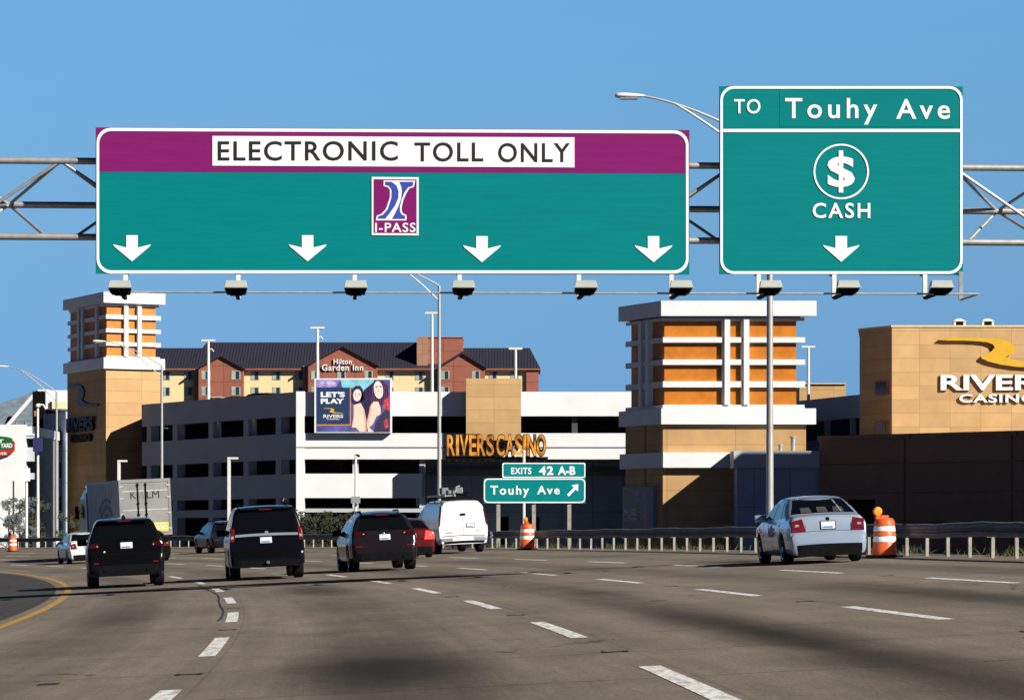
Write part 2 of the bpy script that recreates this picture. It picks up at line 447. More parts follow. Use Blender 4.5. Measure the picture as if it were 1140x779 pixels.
def road_mat(name, base, stain, shoulder=False):
    m = bpy.data.materials.new(name); m.use_nodes = True
    n = m.node_tree.nodes; l = m.node_tree.links
    b = n['Principled BSDF']; b.inputs['Roughness'].default_value = 0.9; b.inputs['Specular IOR Level'].default_value = 0.2
    uv = n.new('ShaderNodeUVMap'); uv.uv_map = 'lane'
    sp = n.new('ShaderNodeSeparateXYZ'); l.new(uv.outputs[0], sp.inputs[0])
    def math_(op, a, b_=None, c=None):
        q = n.new('ShaderNodeMath'); q.operation = op
        for i, v in enumerate((a, b_, c)):
            if v is None: continue
            if isinstance(v, (int, float)): q.inputs[i].default_value = v
            else: l.new(v, q.inputs[i])
        return q.outputs[0]
    def noise(sx, sy, detail=6, rough=.6, scale=1.0):
        mp = n.new('ShaderNodeMapping'); mp.inputs['Scale'].default_value = (sx, sy, 1); l.new(uv.outputs[0], mp.inputs[0])
        q = n.new('ShaderNodeTexNoise'); q.inputs['Scale'].default_value = scale; q.inputs['Detail'].default_value = detail; q.inputs['Roughness'].default_value = rough
        l.new(mp.outputs[0], q.inputs['Vector']); return q.outputs['Fac']
    def ramp(v, a, b_, c, d):
        q = n.new('ShaderNodeMapRange'); q.interpolation_type = 'SMOOTHSTEP'
        l.new(v, q.inputs[0])
        for i, w in enumerate((a, b_, c, d)): q.inputs[i + 1].default_value = w
        return q.outputs[0]
    big = ramp(noise(.35, .09), .3, .7, .82, 1.12)
    mid = ramp(noise(1.6, .5, 8, .7), .25, .75, .86, 1.12)
    fine = ramp(noise(30, 16, 4, .8), .25, .75, .64, 1.30)
    grain = ramp(noise(9, 5, 4, .8), .3, .7, .88, 1.1)
    v = math_('MULTIPLY', math_('MULTIPLY', big, mid), math_('MULTIPLY', fine, grain))
    # oil band down the middle of every lane, uneven along the road
    if not shoulder:
        ph = math_('FRACT', math_('DIVIDE', math_('ADD', sp.outputs['X'], 1.678 + 366.0), 3.66))
        dist = math_('ABSOLUTE', math_('SUBTRACT', ph, 0.5))
        wob = math_('MULTIPLY_ADD', noise(.25, .16, 4), .16, -0.08)
        band = ramp(math_('ADD', dist, wob), .07, .29, 1.0, 0.0)
        amt = ramp(noise(.13, .075, 3, .5), .30, .56, .22, 1.0)
        v = math_('MULTIPLY', v, math_('SUBTRACT', 1.0, math_('MULTIPLY', math_('MULTIPLY', band, amt), stain)))
        # old oil spills: (offset, distance along the road, half width, half length, strength)
        wa = math_('MULTIPLY_ADD', noise(.55, .22, 5), .7, -.35)
        for o_, s_, wo, ws, st in ((-.05, 25.5, 1.25, 8.5, .84), (3.70, 28.0, .80, 21, .84), (7.5, 37, .8, 11, .5), (4.1, 50, .8, 8, .45), (-3.4, 45, .9, 10, .3), (.2, 62, 1.0, 9, .4)):
            a = math_('DIVIDE', math_('SUBTRACT', sp.outputs['X'], o_), wo); b_ = math_('DIVIDE', math_('SUBTRACT', sp.outputs['Y'], s_), ws)
            d = math_('SQRT', math_('ADD', math_('MULTIPLY', a, a), math_('MULTIPLY', b_, b_)))
            bl_ = ramp(math_('ADD', d, wa), 0.0, 1.05, st, 0.0)
            v = math_('MULTIPLY', v, math_('SUBTRACT', 1.0, bl_))
        # sawn joints across the slabs, 4.6 m apart, and along the lane edges
        jt = math_('FRACT', math_('DIVIDE', math_('ADD', sp.outputs['Y'], 200.0), 4.57))
        jl = math_('LESS_THAN', math_('ABSOLUTE', math_('SUBTRACT', jt, .5)), .008)
        v = math_('MULTIPLY', v, math_('SUBTRACT', 1.0, math_('MULTIPLY', jl, .5)))
        lj = math_('LESS_THAN', math_('ABSOLUTE', math_('SUBTRACT', ph, 0.045)), .004)
        v = math_('MULTIPLY', v, math_('SUBTRACT', 1.0, math_('MULTIPLY', lj, .18)))
    # cracks
    vo = n.new('ShaderNodeTexVoronoi'); vo.feature = 'DISTANCE_TO_EDGE'; vo.inputs['Scale'].default_value = 1
    mp = n.new('ShaderNodeMapping'); mp.inputs['Scale'].default_value = (.22, .12, 1); l.new(uv.outputs[0], mp.inputs[0])
    nw = n.new('ShaderNodeTexNoise'); nw.inputs['Scale'].default_value = 1.3; nw.inputs['Detail'].default_value = 5; l.new(uv.outputs[0], nw.inputs['Vector'])
    va = n.new('ShaderNodeVectorMath'); va.operation = 'MULTIPLY_ADD'; va.inputs[1].default_value = (.25, .25, 0)
    l.new(nw.outputs['Color'], va.inputs[0]); l.new(mp.outputs[0], va.inputs[2]); l.new(va.outputs[0], vo.inputs['Vector'])
    ck = math_('MULTIPLY', math_('LESS_THAN', vo.outputs['Distance'], .0028), math_('GREATER_THAN', noise(.2, .1, 2), .54))
    v = math_('MULTIPLY', v, math_('SUBTRACT', 1.0, math_('MULTIPLY', ck, .55)))
    mx = n.new('ShaderNodeMix'); mx.data_type = 'RGBA'; mx.blend_type = 'MULTIPLY'; mx.inputs[0].default_value = 1
    st2 = noise(3.2, .045, 7, .75); streak = ramp(st2, .32, .68, .88, 1.10)
    v = math_('MULTIPLY', v, streak)
    mx.inputs[6].default_value = (*base, 1); l.new(v, mx.inputs[7]); l.new(mx.outputs[2], b.inputs['Base Color'])
    bp = n.new('ShaderNodeBump'); bp.inputs['Strength'].default_value = .35; bp.inputs['Distance'].default_value = .006
    l.new(fine, bp.inputs['Height']); l.new(bp.outputs[0], b.inputs['Normal'])
    return m
def worn_paint(name, col, under):
    m = bpy.data.materials.new(name); m.use_nodes = True
    n = m.node_tree.nodes; l = m.node_tree.links
    b = n['Principled BSDF']; b.inputs['Roughness'].default_value = .75
    g = n.new('ShaderNodeNewGeometry')
    nz = n.new('ShaderNodeTexNoise'); nz.inputs['Scale'].default_value = 9; nz.inputs['Detail'].default_value = 9; nz.inputs['Roughness'].default_value = .72
    mp = n.new('ShaderNodeMapping'); mp.inputs['Scale'].default_value = (1.6, .35, 1); l.new(g.outputs['Position'], mp.inputs[0])
    l.new(mp.outputs[0], nz.inputs['Vector'])
    r = n.new('ShaderNodeMapRange'); r.inputs[1].default_value, r.inputs[2].default_value = .44, .62; l.new(nz.outputs['Fac'], r.inputs[0])
    r.inputs[3].default_value, r.inputs[4].default_value = 0.0, .85
    mx = n.new('ShaderNodeMix'); mx.data_type = 'RGBA'; l.new(r.outputs[0], mx.inputs[0])
    mx.inputs[6].default_value = (*col, 1); mx.inputs[7].default_value = (*under, 1)
    l.new(mx.outputs[2], b.inputs['Base Color'])
    return m
M['road'] = road_mat('worn concrete road', (.190, .157, .128), .36)
M['shoulder'] = road_mat('dark asphalt shoulder', (.055, .052, .052), 0, True)
M['wpaint'] = worn_paint('worn white road paint', (.74, .75, .75), (.27, .255, .235))
M['ypaint'] = worn_paint('worn yellow road paint', (.46, .25, .030), (.20, .14, .07))
M['tar'] = mat('tar', (.018, .017, .017), .6, var=.2, scale=5)
M['soil'] = mat('dry verge soil', (.040, .040, .028), .95, var=.4, scale=.8, bump=.4)

RAILOFF = lambda s: 13.85 + max(0.0, s - 58) * .021
bm = B(); uvl = bm.loops.layers.uv.new('lane')
strip(bm, -18, 300, -5.42, 13.1, ds=1.0, uv=uvl, cols=12)
road_o = tag(obj('road', bm, M['road'], smooth=60), kind='structure')
bm = B(); uvl = bm.loops.layers.uv.new('lane')
strip(bm, -18, 300, -15.0, -5.42, ds=1.0, uv=uvl, cols=4)
tag(obj('left_shoulder', bm, M['shoulder'], smooth=60), kind='structure')
bm = B(); uvl = bm.loops.layers.uv.new('lane')
n = 318
rows = []
for i in range(n + 1):                              # right shoulder widens slowly towards the bend
    s = -18 + i
    rows.append([(bm.verts.new(road(s, o)), (o, s)) for o in (13.1, RAILOFF(s) + .1, RAILOFF(s) + 1.0)])
for i in range(n):
    for c in range(2):
        q = [rows[i][c], rows[i][c + 1], rows[i + 1][c + 1], rows[i + 1][c]]
        f = bm.faces.new([a for a, _ in q])
        for lp, (_, w) in zip(f.loops, q): lp[uvl].uv = w
tag(obj('right_shoulder', bm, road_mat('pale shoulder concrete', (.165, .143, .121), 0, True), smooth=60), kind='structure')
bm = B()                                            # verge falling away behind the guardrail, and left bank
for o0f, o1f, z0, z1 in ((lambda s: RAILOFF(s) + 1.0, lambda s: RAILOFF(s) + 9.0, 0, -2.2), (lambda s: -15.0, lambda s: -22.0, 0, -1.0)):
    prev = None
    for i in range(0, 161):
        s = -18 + i * 1.9875
        a = road(s, o0f(s)); b2 = road(s, o1f(s)); b2.z = a.z + z1
        cur = (bm.verts.new(a), bm.verts.new(b2))
        if prev: bm.faces.new((prev[0], prev[1], cur[1], cur[0]))
        prev = cur
tag(obj('verge', bm, M['soil']), kind='structure')
bm = B()
v = [bm.verts.new(p) for p in ((-4000, -300, -1.7), (4000, -300, -1.7), (4000, 9000, -1.7), (-4000, 9000, -1.7))]
bm.faces.new(v)
tag(obj('ground', bm, M['soil']), kind='structure')

# painted markings
bm = B()
for off in (-1.678, 1.982, 5.642, 9.302):
    k = -4
    while True:
        s = 30.0 + 12.19 * k
        k += 1
        if s > 250: break
        if s < -16: continue
        strip(bm, s, s + 5.6, off - .085, off + .085, .004, ds=1.4)
tag(obj('lane_markings', bm, M['wpaint']), kind='structure')
bm = B()
strip(bm, -18, 290, -5.20, -5.03, .0045, ds=1.0)
tag(obj('yellow_edge_line', bm, M['ypaint']), kind='structure')
bm = B()
prev = None                                         # sealed crack beside the left lane line
for i in range(40):
    s = 43 + i * .9
    w = .014 + .010 * random.random(); o = -1.86 + .03 * math.sin(i * .35) + random.uniform(-.006, .006)
    cur = (bm.verts.new(road(s, o - w, .0035)), bm.verts.new(road(s, o + w, .0035)))
    if prev: bm.faces.new((prev[0], prev[1], cur[1], cur[0]))
    prev = cur
for off, ss in ((-1.678, (26.0, 38.6, 50.5)), (1.982, (26.3, 38.7, 51.0)), (5.642, (38.4, 50.7, 26.2)), (9.302, (50.6, 38.3))):
    for s in ss:                                    # recessed marker slots between the dashes
        strip(bm, s, s + .14, off - .085, off + .085, .0036)
        strip(bm, s - .04, s + .24, off - .11, off - .07, .0052)
        strip(bm, s - .06, s + .2, off + .07, off + .12, .0052)
strip(bm, 25.4, 25.7, -2.9, -2.72, .0036)
tag(obj('tar_patches', bm, M['tar']), kind='structure')

# ------------------------------------------------------------------ gantry and its signs
G = Frame(437, 64.0, 0.061)
gdir = Vector((1, 0.061, 0)).normalized()
groot = thing('overhead_gantry', 'galvanised three-chord truss gantry spanning the road behind the big green signs', 'gantry', G.at(437, 640))
groot.location.z = 0
def gp(X, z, back):
    return Vector((X, G.D0 + G.k * (X - G.X0), z)) - G.n * back
TOPZ, MIDZ, BOTZ = PZ(182, 64.4), PZ(230.5, 65.4), PZ(266, 64.4)
X0g, X1g = -16.5, 16.5
for nm, z, bk in (('top_chord', TOPZ, .40), ('middle_chord', MIDZ, 1.45), ('bottom_chord', BOTZ, .40)):
    bm = B(); tube(bm, [gp(X0g, z, bk), gp(X1g, z, bk)], .072, 12)
    obj(nm, bm, M['steel'], groot, world=True, smooth=40)
N = 14; st = (X1g - X0g) / N
for i in range(N):
    a = X0g + i * st; b2 = a + st; mid = (a + b2) / 2
    for p, q in ((gp(a, TOPZ, .4), gp(mid, MIDZ, 1.45)), (gp(mid, MIDZ, 1.45), gp(b2, TOPZ, .4)),
                 (gp(a + .3, BOTZ, .4), gp(mid, MIDZ, 1.45)), (gp(mid, MIDZ, 1.45), gp(b2 - .3, BOTZ, .4)),
                 (gp(a, TOPZ, .4), gp(b2, BOTZ, .4)) if i % 2 else (gp(a, BOTZ, .4), gp(b2, TOPZ, .4))):
        bm = B(); tube(bm, [p, q], .034, 8)
        obj('brace', bm, M['steel'], groot, world=True, smooth=40)
for X in (-15.6, 15.6):
    for bk in (.4, 1.9):
        bm = B(); tube(bm, [gp(X, -1.7, bk), gp(X, TOPZ + .25, bk)], .17, 16, .13)
        obj('column', bm, M['steel'], groot, world=True, smooth=40)
bm = B(); tube(bm, [G.at(128, 332, 1.62), G.at(1071, 334, 1.62)], .022, 6)
obj('conduit', bm, M['steel'], groot, world=True)
bm = B(); box(bm, G.at(1069, 300).x - .04, G.at(1069, 300).x + .04, G.at(1069, 300).y - .12, G.at(1069, 300).y - .03, G.at(1069, 334.5).z, G.at(1069, 303).z)
tube(bm, [G.at(1069, 334, .08), G.at(1071, 334, 1.62)], .022, 6)
obj('end_hanger', bm, M['steel'], groot, world=True)

def sign_root(name, label, x0, x1, ybot):
    p = G.at((x0 + x1) / 2, ybot)
    return thing(name, label, 'highway sign', p)
def hangers(root, xs, y0, y1):
    for x in xs:
        bm = B()
        a, b2 = G.at(x, y0, -.10), G.at(x, y1, -.10)
        box(bm, a.x - .05, a.x + .05, a.y - .06, a.y + .06, b2.z, a.z)
        for z in (TOPZ, BOTZ):
            box(bm, a.x - .04, a.x + .04, a.y + .06, a.y + .36, z - .09, z - .03)
        obj('mounting_post', bm, M['steel'], root, world=True)
def arrow_poly(x, y0, y1, wh, ws):
    """down arrow with a swept back head"""
    ym = y0 + (y1 - y0) * .42
    return [(x - ws, y0), (x + ws, y0), (x + ws, ym + 1.5), (x + wh, ym - 2.0), (x + wh - 1.2, ym + .2), (x, y1), (x - wh + 1.2, ym + .2), (x - wh, ym - 2.0), (x - ws, ym + 1.5)]

# --- the wide toll sign
tsn = sign_root('overhead_sign', 'wide green overhead sign with purple band reading ELECTRONIC TOLL ONLY above four lane arrows', 106.5, 767.5, 305)
bm = B(); slab(bm, [G.at(x, y, 0) for x, y in ((106.5, 191), (767.5, 191.5), (767.5, 305.5), (106.5, 304.5))], G.n * -.06)
obj('green_panel', bm, M['green'], tsn, world=True)
bm = B(); slab(bm, [G.at(x, y, .004) for x, y in ((106.5, 142), (767.5, 145), (767.5, 193.2), (106.5, 191.3))], G.n * -.064)
obj('purple_band', bm, M['purple'], tsn, world=True)
def tilt(pl, k=0.0045):                             # the sign's top edge drops slightly to the right
    return [(x, y + (x - 106) * k * max(0, (305 - y)) / 163) for x, y in pl]
ring_flat('white_border', tilt(rrect(107.5, 142.5, 766.5, 304.5, 16)), tilt(rrect(110.5, 146, 763.5, 301, 13.5)), G, M['sheetwhite'], tsn, .014)
flat('white_text_plate', [[(236.5, 151.6), (639.5, 153.2), (639.5, 186.6), (236.5, 184.6)]], G, M['sheetwhite'], tsn, .018, .008)
letters('lettering', 'ELECTRONIC', G, 242.5, 157.3, 443, 179.2, M['ink'], tsn, .024, bold=.012, spacing=1.13)
letters('lettering', 'TOLL', G, 461.5, 158.7, 538, 180.2, M['ink'], tsn, .024, bold=.012, spacing=1.13)
letters('lettering', 'ONLY', G, 554.5, 159.4, 634.5, 181, M['ink'], tsn, .024, bold=.012, spacing=1.13)
for x, y in ((147, 262), (342.5, 262), (536.5, 263), (727.5, 263)):
    flat('lane_arrow', [arrow_poly(x, y, y + 29, 21, 6.4)], G, M['sheetwhite'], tsn, .014, .006)
# the badge: a tall italic I made of a road running through it
bd = flat('toll_badge', [[(413.8, 197.2), (466, 197.6), (466, 262.2), (413.8, 261.8)]], G, M['sheetwhite'], tsn, .018, .01)
flat('purple_field', [[(416, 199.6), (463.8, 200), (463.8, 259.8), (416, 259.4)]], G, M['purple'], bd, .022, .003)
def ip(pts):    # points measured in an enlarged view of the badge
    return [(230 + x / 3.897, 120 + y / 3.897) for x, y in pts]
flat('white_outline', [ip([(768, 316), (905, 317), (899, 345), (880, 350), (866, 372), (853, 402), (846, 432), (846, 448), (853, 460), (867, 466), (867, 489), (734, 489), (739, 468), (757, 462), (778, 440), (795, 390), (796, 360), (788, 346), (768, 340)])], G, M['sheetwhite'], bd, .026, .003)
for nm_, pl_ in (('blue_stem', [(774, 321), (803, 322), (824, 338), (833, 362), (832, 392), (818, 425), (796, 456), (776, 482), (742, 482), (746, 471), (764, 465), (786, 441), (802, 392), (803, 358), (792, 341), (775, 336)]),
               ('blue_shoulder', [(836, 322), (898, 322), (894, 340), (875, 346), (859, 368), (846, 400), (839, 430), (839, 450), (847, 464), (861, 470), (861, 483), (804, 483), (818, 458), (834, 425), (844, 395), (848, 365), (845, 342)])):
    flat(nm_, [ip(pl_)], G, M['blueink'], bd, .030, .003)
letters('badge_lettering', 'I-PASS', G, 417.6, 248.2, 462.6, 258.6, M['sheetwhite'], bd, .030, bold=.012, spacing=1.12)
hangers(tsn, (140, 265, 395, 511, 644, 747), 150, 306)

# --- the cash lane sign
csn = sign_root('overhead_sign', 'tall green overhead sign reading TO Touhy Ave with a ringed dollar symbol and CASH', 801, 1072, 306)
bm = B(); slab(bm, [G.at(x, y, 0) for x, y in ((801, 96), (1072, 96.5), (1072, 306), (801, 305))], G.n * -.06)
obj('green_panel', bm, M['green'], csn, world=True)
flat('green_overlay', [[(868, 102), (1061, 102), (1061, 141.5), (868, 141.5)]], G, M['green2'], csn, .006, .005)
ring_flat('white_border', rrect(801.8, 96.2, 1071.6, 305, 15), rrect(804.6, 99.2, 1068.8, 302, 12.5), G, M['sheetwhite'], csn, .014)
flat('dividing_bar', [[(804, 143.8), (1069.5, 143.8), (1069.5, 147.4), (804, 147.4)]], G, M['sheetwhite'], csn, .015, .006)
letters('lettering', 'TO', G, 817, 110.6, 846.5, 126.8, M['sheetwhite'], csn, .016, bold=.012, spacing=1.15)
letters('lettering', 'Touhy', G, 874, 109.5, 976.5, 139, M['sheetwhite'], csn, .016, bold=.014, spacing=1.3)
letters('lettering', 'Ave', G, 997.5, 110.6, 1057.5, 132.8, M['sheetwhite'], csn, .016, bold=.014, spacing=1.3)
cxr, cyr = 936.4, 191.2
circ = lambda r: [(cxr + r * math.cos(R(k * 7.5)), cyr + r * math.sin(R(k * 7.5))) for k in range(48)]
ring_flat('dollar_ring', circ(30.9), circ(28.9), G, M['sheetwhite'], csn, .015)
letters('dollar_symbol', 'S', G, 921, 174.5, 951.5, 208.5, M['sheetwhite'], csn, .016, bold=.035)
flat('dollar_stroke', [[(933.6, 167.8), (938.6, 167.8), (938.6, 214.6), (933.6, 214.6)]], G, M['sheetwhite'], csn, .019, .006)
letters('lettering', 'CASH', G, 904.5, 226, 968.8, 243, M['sheetwhite'], csn, .016, bold=.016, spacing=1.2)
flat('lane_arrow', [arrow_poly(936.4, 262.8, 291.5, 20.2, 6.5)], G, M['sheetwhite'], csn, .014, .006)
hangers(csn, (843.5, 927, 1028), 104, 307)

# --- nine luminaires on arms under the signs
spots = [(140, 'sign light under the left corner of the wide toll sign beside its first arrow'),
         (265.5, 'sign light hanging between the first and second arrows of the toll sign'),
         (395, 'sign light left of the badge, right of the second toll sign arrow'),
         (511.5, 'sign light under the third arrow of the wide toll sign'),
         (644, 'sign light hanging between the third and fourth arrows of the toll sign'),
         (747, 'sign light under the right corner of the wide toll sign beside its fourth arrow'),
         (844, 'sign light under the left end of the cash sign'),
         (928, 'sign light directly under the arrow of the cash sign'),
         (1029, 'sign light under the right end of the cash sign')]
for x, lb in spots:
    t = thing('sign_light', lb, 'sign light', G.at(x, 306, 0), math.atan(.061), 'sign lights below the gantry signs')
    bm = B(); box(bm, -.045, .045, -.10, -.02, -.50, .0)
    obj('hanger', bm, M['palepole'], t)
    bm = B(); box(bm, -.035, .035, -1.75, -.10, -.53, -.46); box(bm, -.12, .12, -1.72, -1.52, -.56, -.50)
    obj('arm', bm, M['black'], t)
    bm = B()                                        # housing: wider at the base, sloping top, mouth to the sign
    hexa(bm, [(-.24, -1.92, -.42), (.24, -1.92, -.42), (.21, -1.48, -.50), (-.21, -1.48, -.50),
              (-.205, -1.86, -.265), (.205, -1.86, -.265), (.19, -1.56, -.29), (-.19, -1.56, -.29)])
    bevel(bm, .008, 1)
    h = obj('lamp_housing', bm, mat('grey lamp enamel', (.36, .39, .36), .6, var=.1), t, smooth=30)
    bm = B()
    hexa(bm, [(-.19, -1.86, -.50), (.19, -1.86, -.50), (.18, -1.50, -.54), (-.18, -1.50, -.54),
              (-.235, -1.91, -.424), (.235, -1.91, -.424), (.205, -1.485, -.505), (-.205, -1.485, -.505)])
    obj('lamp_base', bm, M['black'], h)
    bm = B(); box(bm, -.26, .26, -1.945, -1.925, -.425, -.405)
    obj('trim', bm, M['steel'], h)

# ------------------------------------------------------------------ buildings
def wallbox(bm, A, Bp, z0, z1, th, inward):
    """wall from A to Bp (x, y) of thickness th towards inward"""
    A, Bp = Vector((*A, 0)), Vector((*Bp, 0)); n = Vector((*inward, 0)).normalized() * th
    hexa(bm, [Vector((p.x, p.y, z0)) for p in (A, Bp, Bp + n, A + n)] + [Vector((p.x, p.y, z1)) for p in (A, Bp, Bp + n, A + n)])
GZ = -1.75
class Tower:
    """square cornered tower seen on its corner: v runs along the bright front, u along the shaded side"""
    def __init__(s, px, D, v, u):
        s.O = Vector((PX(px, D), D, 0)); s.v = Vector((*v, 0)).normalized(); s.u = Vector((*u, 0)).normalized(); s.D = D
    def pt(s, a, b): return s.O + s.v * a + s.u * b
    def blk(s, bm, a0, a1, b0, b1, z0, z1):
        q = [s.pt(a, b) for a, b in ((a0, b0), (a1, b0), (a1, b1), (a0, b1))]
        hexa(bm, [Vector((p.x, p.y, z0)) for p in q] + [Vector((p.x, p.y, z1)) for p in q])
    def z(s, py): return PZ(py, s.D)
class SideFrame:
    """plane of the shaded side of a tower for lettering: x metres from the far end towards the corner, y height"""
    def __init__(s, t, b0): s.t, s.b0 = t, b0; s.n = Vector((-t.u.y, t.u.x, 0)).normalized(); s.n = s.n if s.n.x < 0 else -s.n
    def at(s, x, y, o=0.0):
        p = s.t.pt(0, s.b0 - x); return Vector((p.x, p.y, y)) + s.n * o

def swoosh(name, fr, pts, m, parent, out, th):
    """the flowing ribbon emblem: a thin tail, an S bend and a second tail"""
    bm = B()
    slab(bm, [fr.at(x, y, out) for x, y in pts], fr.n * -th)
    return obj(name, bm, m, parent, world=True)
SW = [(735, 205), (752, 196), (820, 194), (890, 194), (960, 196), (1020, 200), (1058, 210), (1085, 226), (1098, 244), (1092, 262), (1068, 278),
      (1050, 285), (1068, 292), (1110, 303), (1170, 312), (1260, 318), (1370, 320), (1390, 330), (1300, 334), (1190, 335), (1100, 331), (1030, 321),
      (970, 306), (938, 292), (936, 282), (960, 270), (985, 258), (1000, 240), (992, 226), (965, 216), (920, 211), (850, 208), (780, 208)]

# --- left sign tower
T1 = Tower(118, 258.0, (.888, .459), (-.459, .888))
t1 = thing('sign_tower', 'tan and white casino tower with orange louvred top and dark side lettering, at the left', 'tower', T1.pt(2, 2))
w1, d1 = 4.9, 9.9
k1 = 258 / F
zt = T1.z
bm = B(); T1.blk(bm, 0, w1, 0, d1, GZ, zt(410.2)); obj('wall', bm, M['tan'], t1, world=True)
bm = B(); T1.blk(bm, -.28, w1 + .30, -.25, d1 + .3, zt(410.2), zt(398)); obj('lower_band', bm, M['white'], t1, world=True)
bm = B(); T1.blk(bm, .05, w1 - .05, .05, d1 - .1, zt(398) + .002, zt(396)); obj('ledge', bm, M['white'], t1, world=True)
bm = B(); T1.blk(bm, .16, w1 - .36, .26, d1 - .35, zt(396) + .002, zt(340)); obj('louvre_core', bm, M['orange'], t1, world=True)
bm = B(); T1.blk(bm, -.30, w1 + .32, -.27, d1 + .3, zt(337), zt(325)); obj('cap', bm, M['white'], t1, world=True)
bm = B(); T1.blk(bm, .1, w1 - .1, .1, d1 - .2, zt(340), zt(337) - .002); obj('neck', bm, M['white'], t1, world=True)
for ya, yb in ((350, 354.6), (365.4, 369.6), (380.2, 384.4)):
    bm = B(); T1.blk(bm, .02, w1 + .02, .02, d1, zt(yb), zt(ya)); obj('fin', bm, M['white'], t1, world=True)
for a in (1.62, 2.82):
    bm = B(); T1.blk(bm, a, a + .34, -.10, d1 + .1, zt(396) + .004, zt(340) - .004); obj('post', bm, M['white'], t1, world=True)
for b2 in (2.0, 5.6, 6.6):
    bm = B(); T1.blk(bm, -.12, w1 + .1, b2, b2 + .45, zt(396) + .006, zt(340) - .006); obj('post', bm, M['white'], t1, world=True)
sf = SideFrame(T1, d1)
ts = thing('wall_sign', 'unlit dark casino lettering and ribbon emblem on the shaded side of the left tower', 'building sign', T1.pt(-.3, d1 / 2) + Vector((0, 0, zt(500))), 0, 'casino wall signs')
emb = [((x - 735) / 655 * 9.4 + .15, zt(424) - (y - 194) / 141 * 2.5) for x, y in SW]
emb = [(min(x, d1 - .2), y) for x, y in emb]
def fit(bmtxt, fr, x0, z0, x1, z1, out, depth):
    xs = [v.co.x for v in bmtxt.verts]; ys = [v.co.y for v in bmtxt.verts]
    a, b2, c, d = min(xs), max(xs), min(ys), max(ys)
    for v in bmtxt.verts:
        v.co = fr.at(x0 + (v.co.x - a) / (b2 - a) * (x1 - x0), z0 + (v.co.y - c) / (d - c) * (z1 - z0), out + (v.co.z + .5) * depth)
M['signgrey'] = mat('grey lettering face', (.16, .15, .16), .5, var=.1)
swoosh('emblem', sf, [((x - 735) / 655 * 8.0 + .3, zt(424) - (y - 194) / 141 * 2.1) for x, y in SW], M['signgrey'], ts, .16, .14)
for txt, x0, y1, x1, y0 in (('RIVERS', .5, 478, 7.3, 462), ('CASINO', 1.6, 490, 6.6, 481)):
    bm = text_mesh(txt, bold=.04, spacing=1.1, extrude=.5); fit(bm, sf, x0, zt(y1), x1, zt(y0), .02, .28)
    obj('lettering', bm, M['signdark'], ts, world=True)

# --- right entrance tower
T2 = Tower(738, 205.0, (1, 0), (-2.3, 4.8))
t2 = thing('entrance_tower', 'tan and white casino tower with orange louvred top and a low grey entrance block', 'tower', T2.pt(4, 2))
w2, d2 = 9.6, 5.4
zt = T2.z
bm = B(); T2.blk(bm, 0, w2, 0, d2, GZ, zt(472.5)); obj('wall', bm, M['tan'], t2, world=True)
bm = B(); T2.blk(bm, -.28, w2 + .5, -.35, d2 + .4, zt(472.3), zt(454.6)); obj('lower_band', bm, M['white'], t2, world=True)
bm = B(); T2.blk(bm, .0, w2 - .1, .0, d2, zt(454.6) + .002, zt(450.5)); obj('ledge', bm, M['white'], t2, world=True)
bm = B(); T2.blk(bm, .24, w2 - .50, .30, d2 - .35, zt(450.5) + .002, zt(355)); obj('louvre_core', bm, M['orange'], t2, world=True)
bm = B(); T2.blk(bm, .02, w2 - .1, .0, d2, zt(357), zt(353.6)); obj('neck', bm, M['white'], t2, world=True)
bm = B(); T2.blk(bm, -.30, w2 + .52, -.38, d2 + .4, zt(352), zt(335.2)); obj('cap', bm, M['white'], t2, world=True)
bm = B(); T2.blk(bm, .2, w2 - .3, .2, d2 - .2, zt(353.6), zt(352) - .002); obj('soffit', bm, M['concdk'], t2, world=True)
for ya, yb in ((375.3, 381.2), (400, 406), (424.3, 431)):
    bm = B(); T2.blk(bm, .0, w2 - .05, .0, d2, zt(yb), zt(ya)); obj('fin', bm, M['white'], t2, world=True)
for a in (4.08, 5.37):
    bm = B(); T2.blk(bm, a, a + .36, -.14, d2 + .1, zt(450.5) + .004, zt(353.6) - .004); obj('post', bm, M['white'], t2, world=True)
for b2 in (1.9, 2.9):
    bm = B(); T2.blk(bm, -.12, w2 + .1, b2, b2 + .4, zt(450.5) + .006, zt(353.6) - .006); obj('post', bm, M['white'], t2, world=True)
bm = B(); T2.blk(bm, -.25, 4.35, -.55, -.004, zt(520.5), zt(503.5))
hexa(bm, [T2.pt(-.25, -.55) + Vector((0, 0, zt(520.5))), T2.pt(-.006, -.004) + Vector((0, 0, zt(520.5))), T2.pt(-.006, d2) + Vector((0, 0, zt(520.5))), T2.pt(-.4, d2) + Vector((0, 0, zt(520.5))),
          T2.pt(-.25, -.55) + Vector((0, 0, zt(503.5))), T2.pt(-.006, -.004) + Vector((0, 0, zt(503.5))), T2.pt(-.006, d2) + Vector((0, 0, zt(503.5))), T2.pt(-.4, d2) + Vector((0, 0, zt(503.5)))])
obj('canopy_band', bm, M['white'], t2, world=True)
bx0, bx1 = PX(812, 205), PX(913.5, 201.3)
bm = B(); box(bm, bx0 + .25, bx1, 201.4, 204.99, GZ, zt(522)); obj('entrance_block', bm, M['slate'], t2, world=True)
bm = B(); box(bm, bx0, bx1 + .2, 201.0, 204.42, zt(522), zt(503.5)); obj('entrance_band', bm, M['conc'], t2, world=True)
for px, yb, yt, r in ((883, 503, 488, .16), (869, 503, 497, .13)):
    p = P(px, yb, 202.8)
    bm = B(); lathe(bm, [(r, 0), (r, (yb - yt) / F * 202), (r * 1.35, (yb - yt) / F * 202), (r * 1.35, (yb - yt) / F * 202 + .12)], 14, c=(p.x, p.y, zt(503.5)))
    obj('roof_vent', bm, M['steel'], t2, world=True, smooth=40)

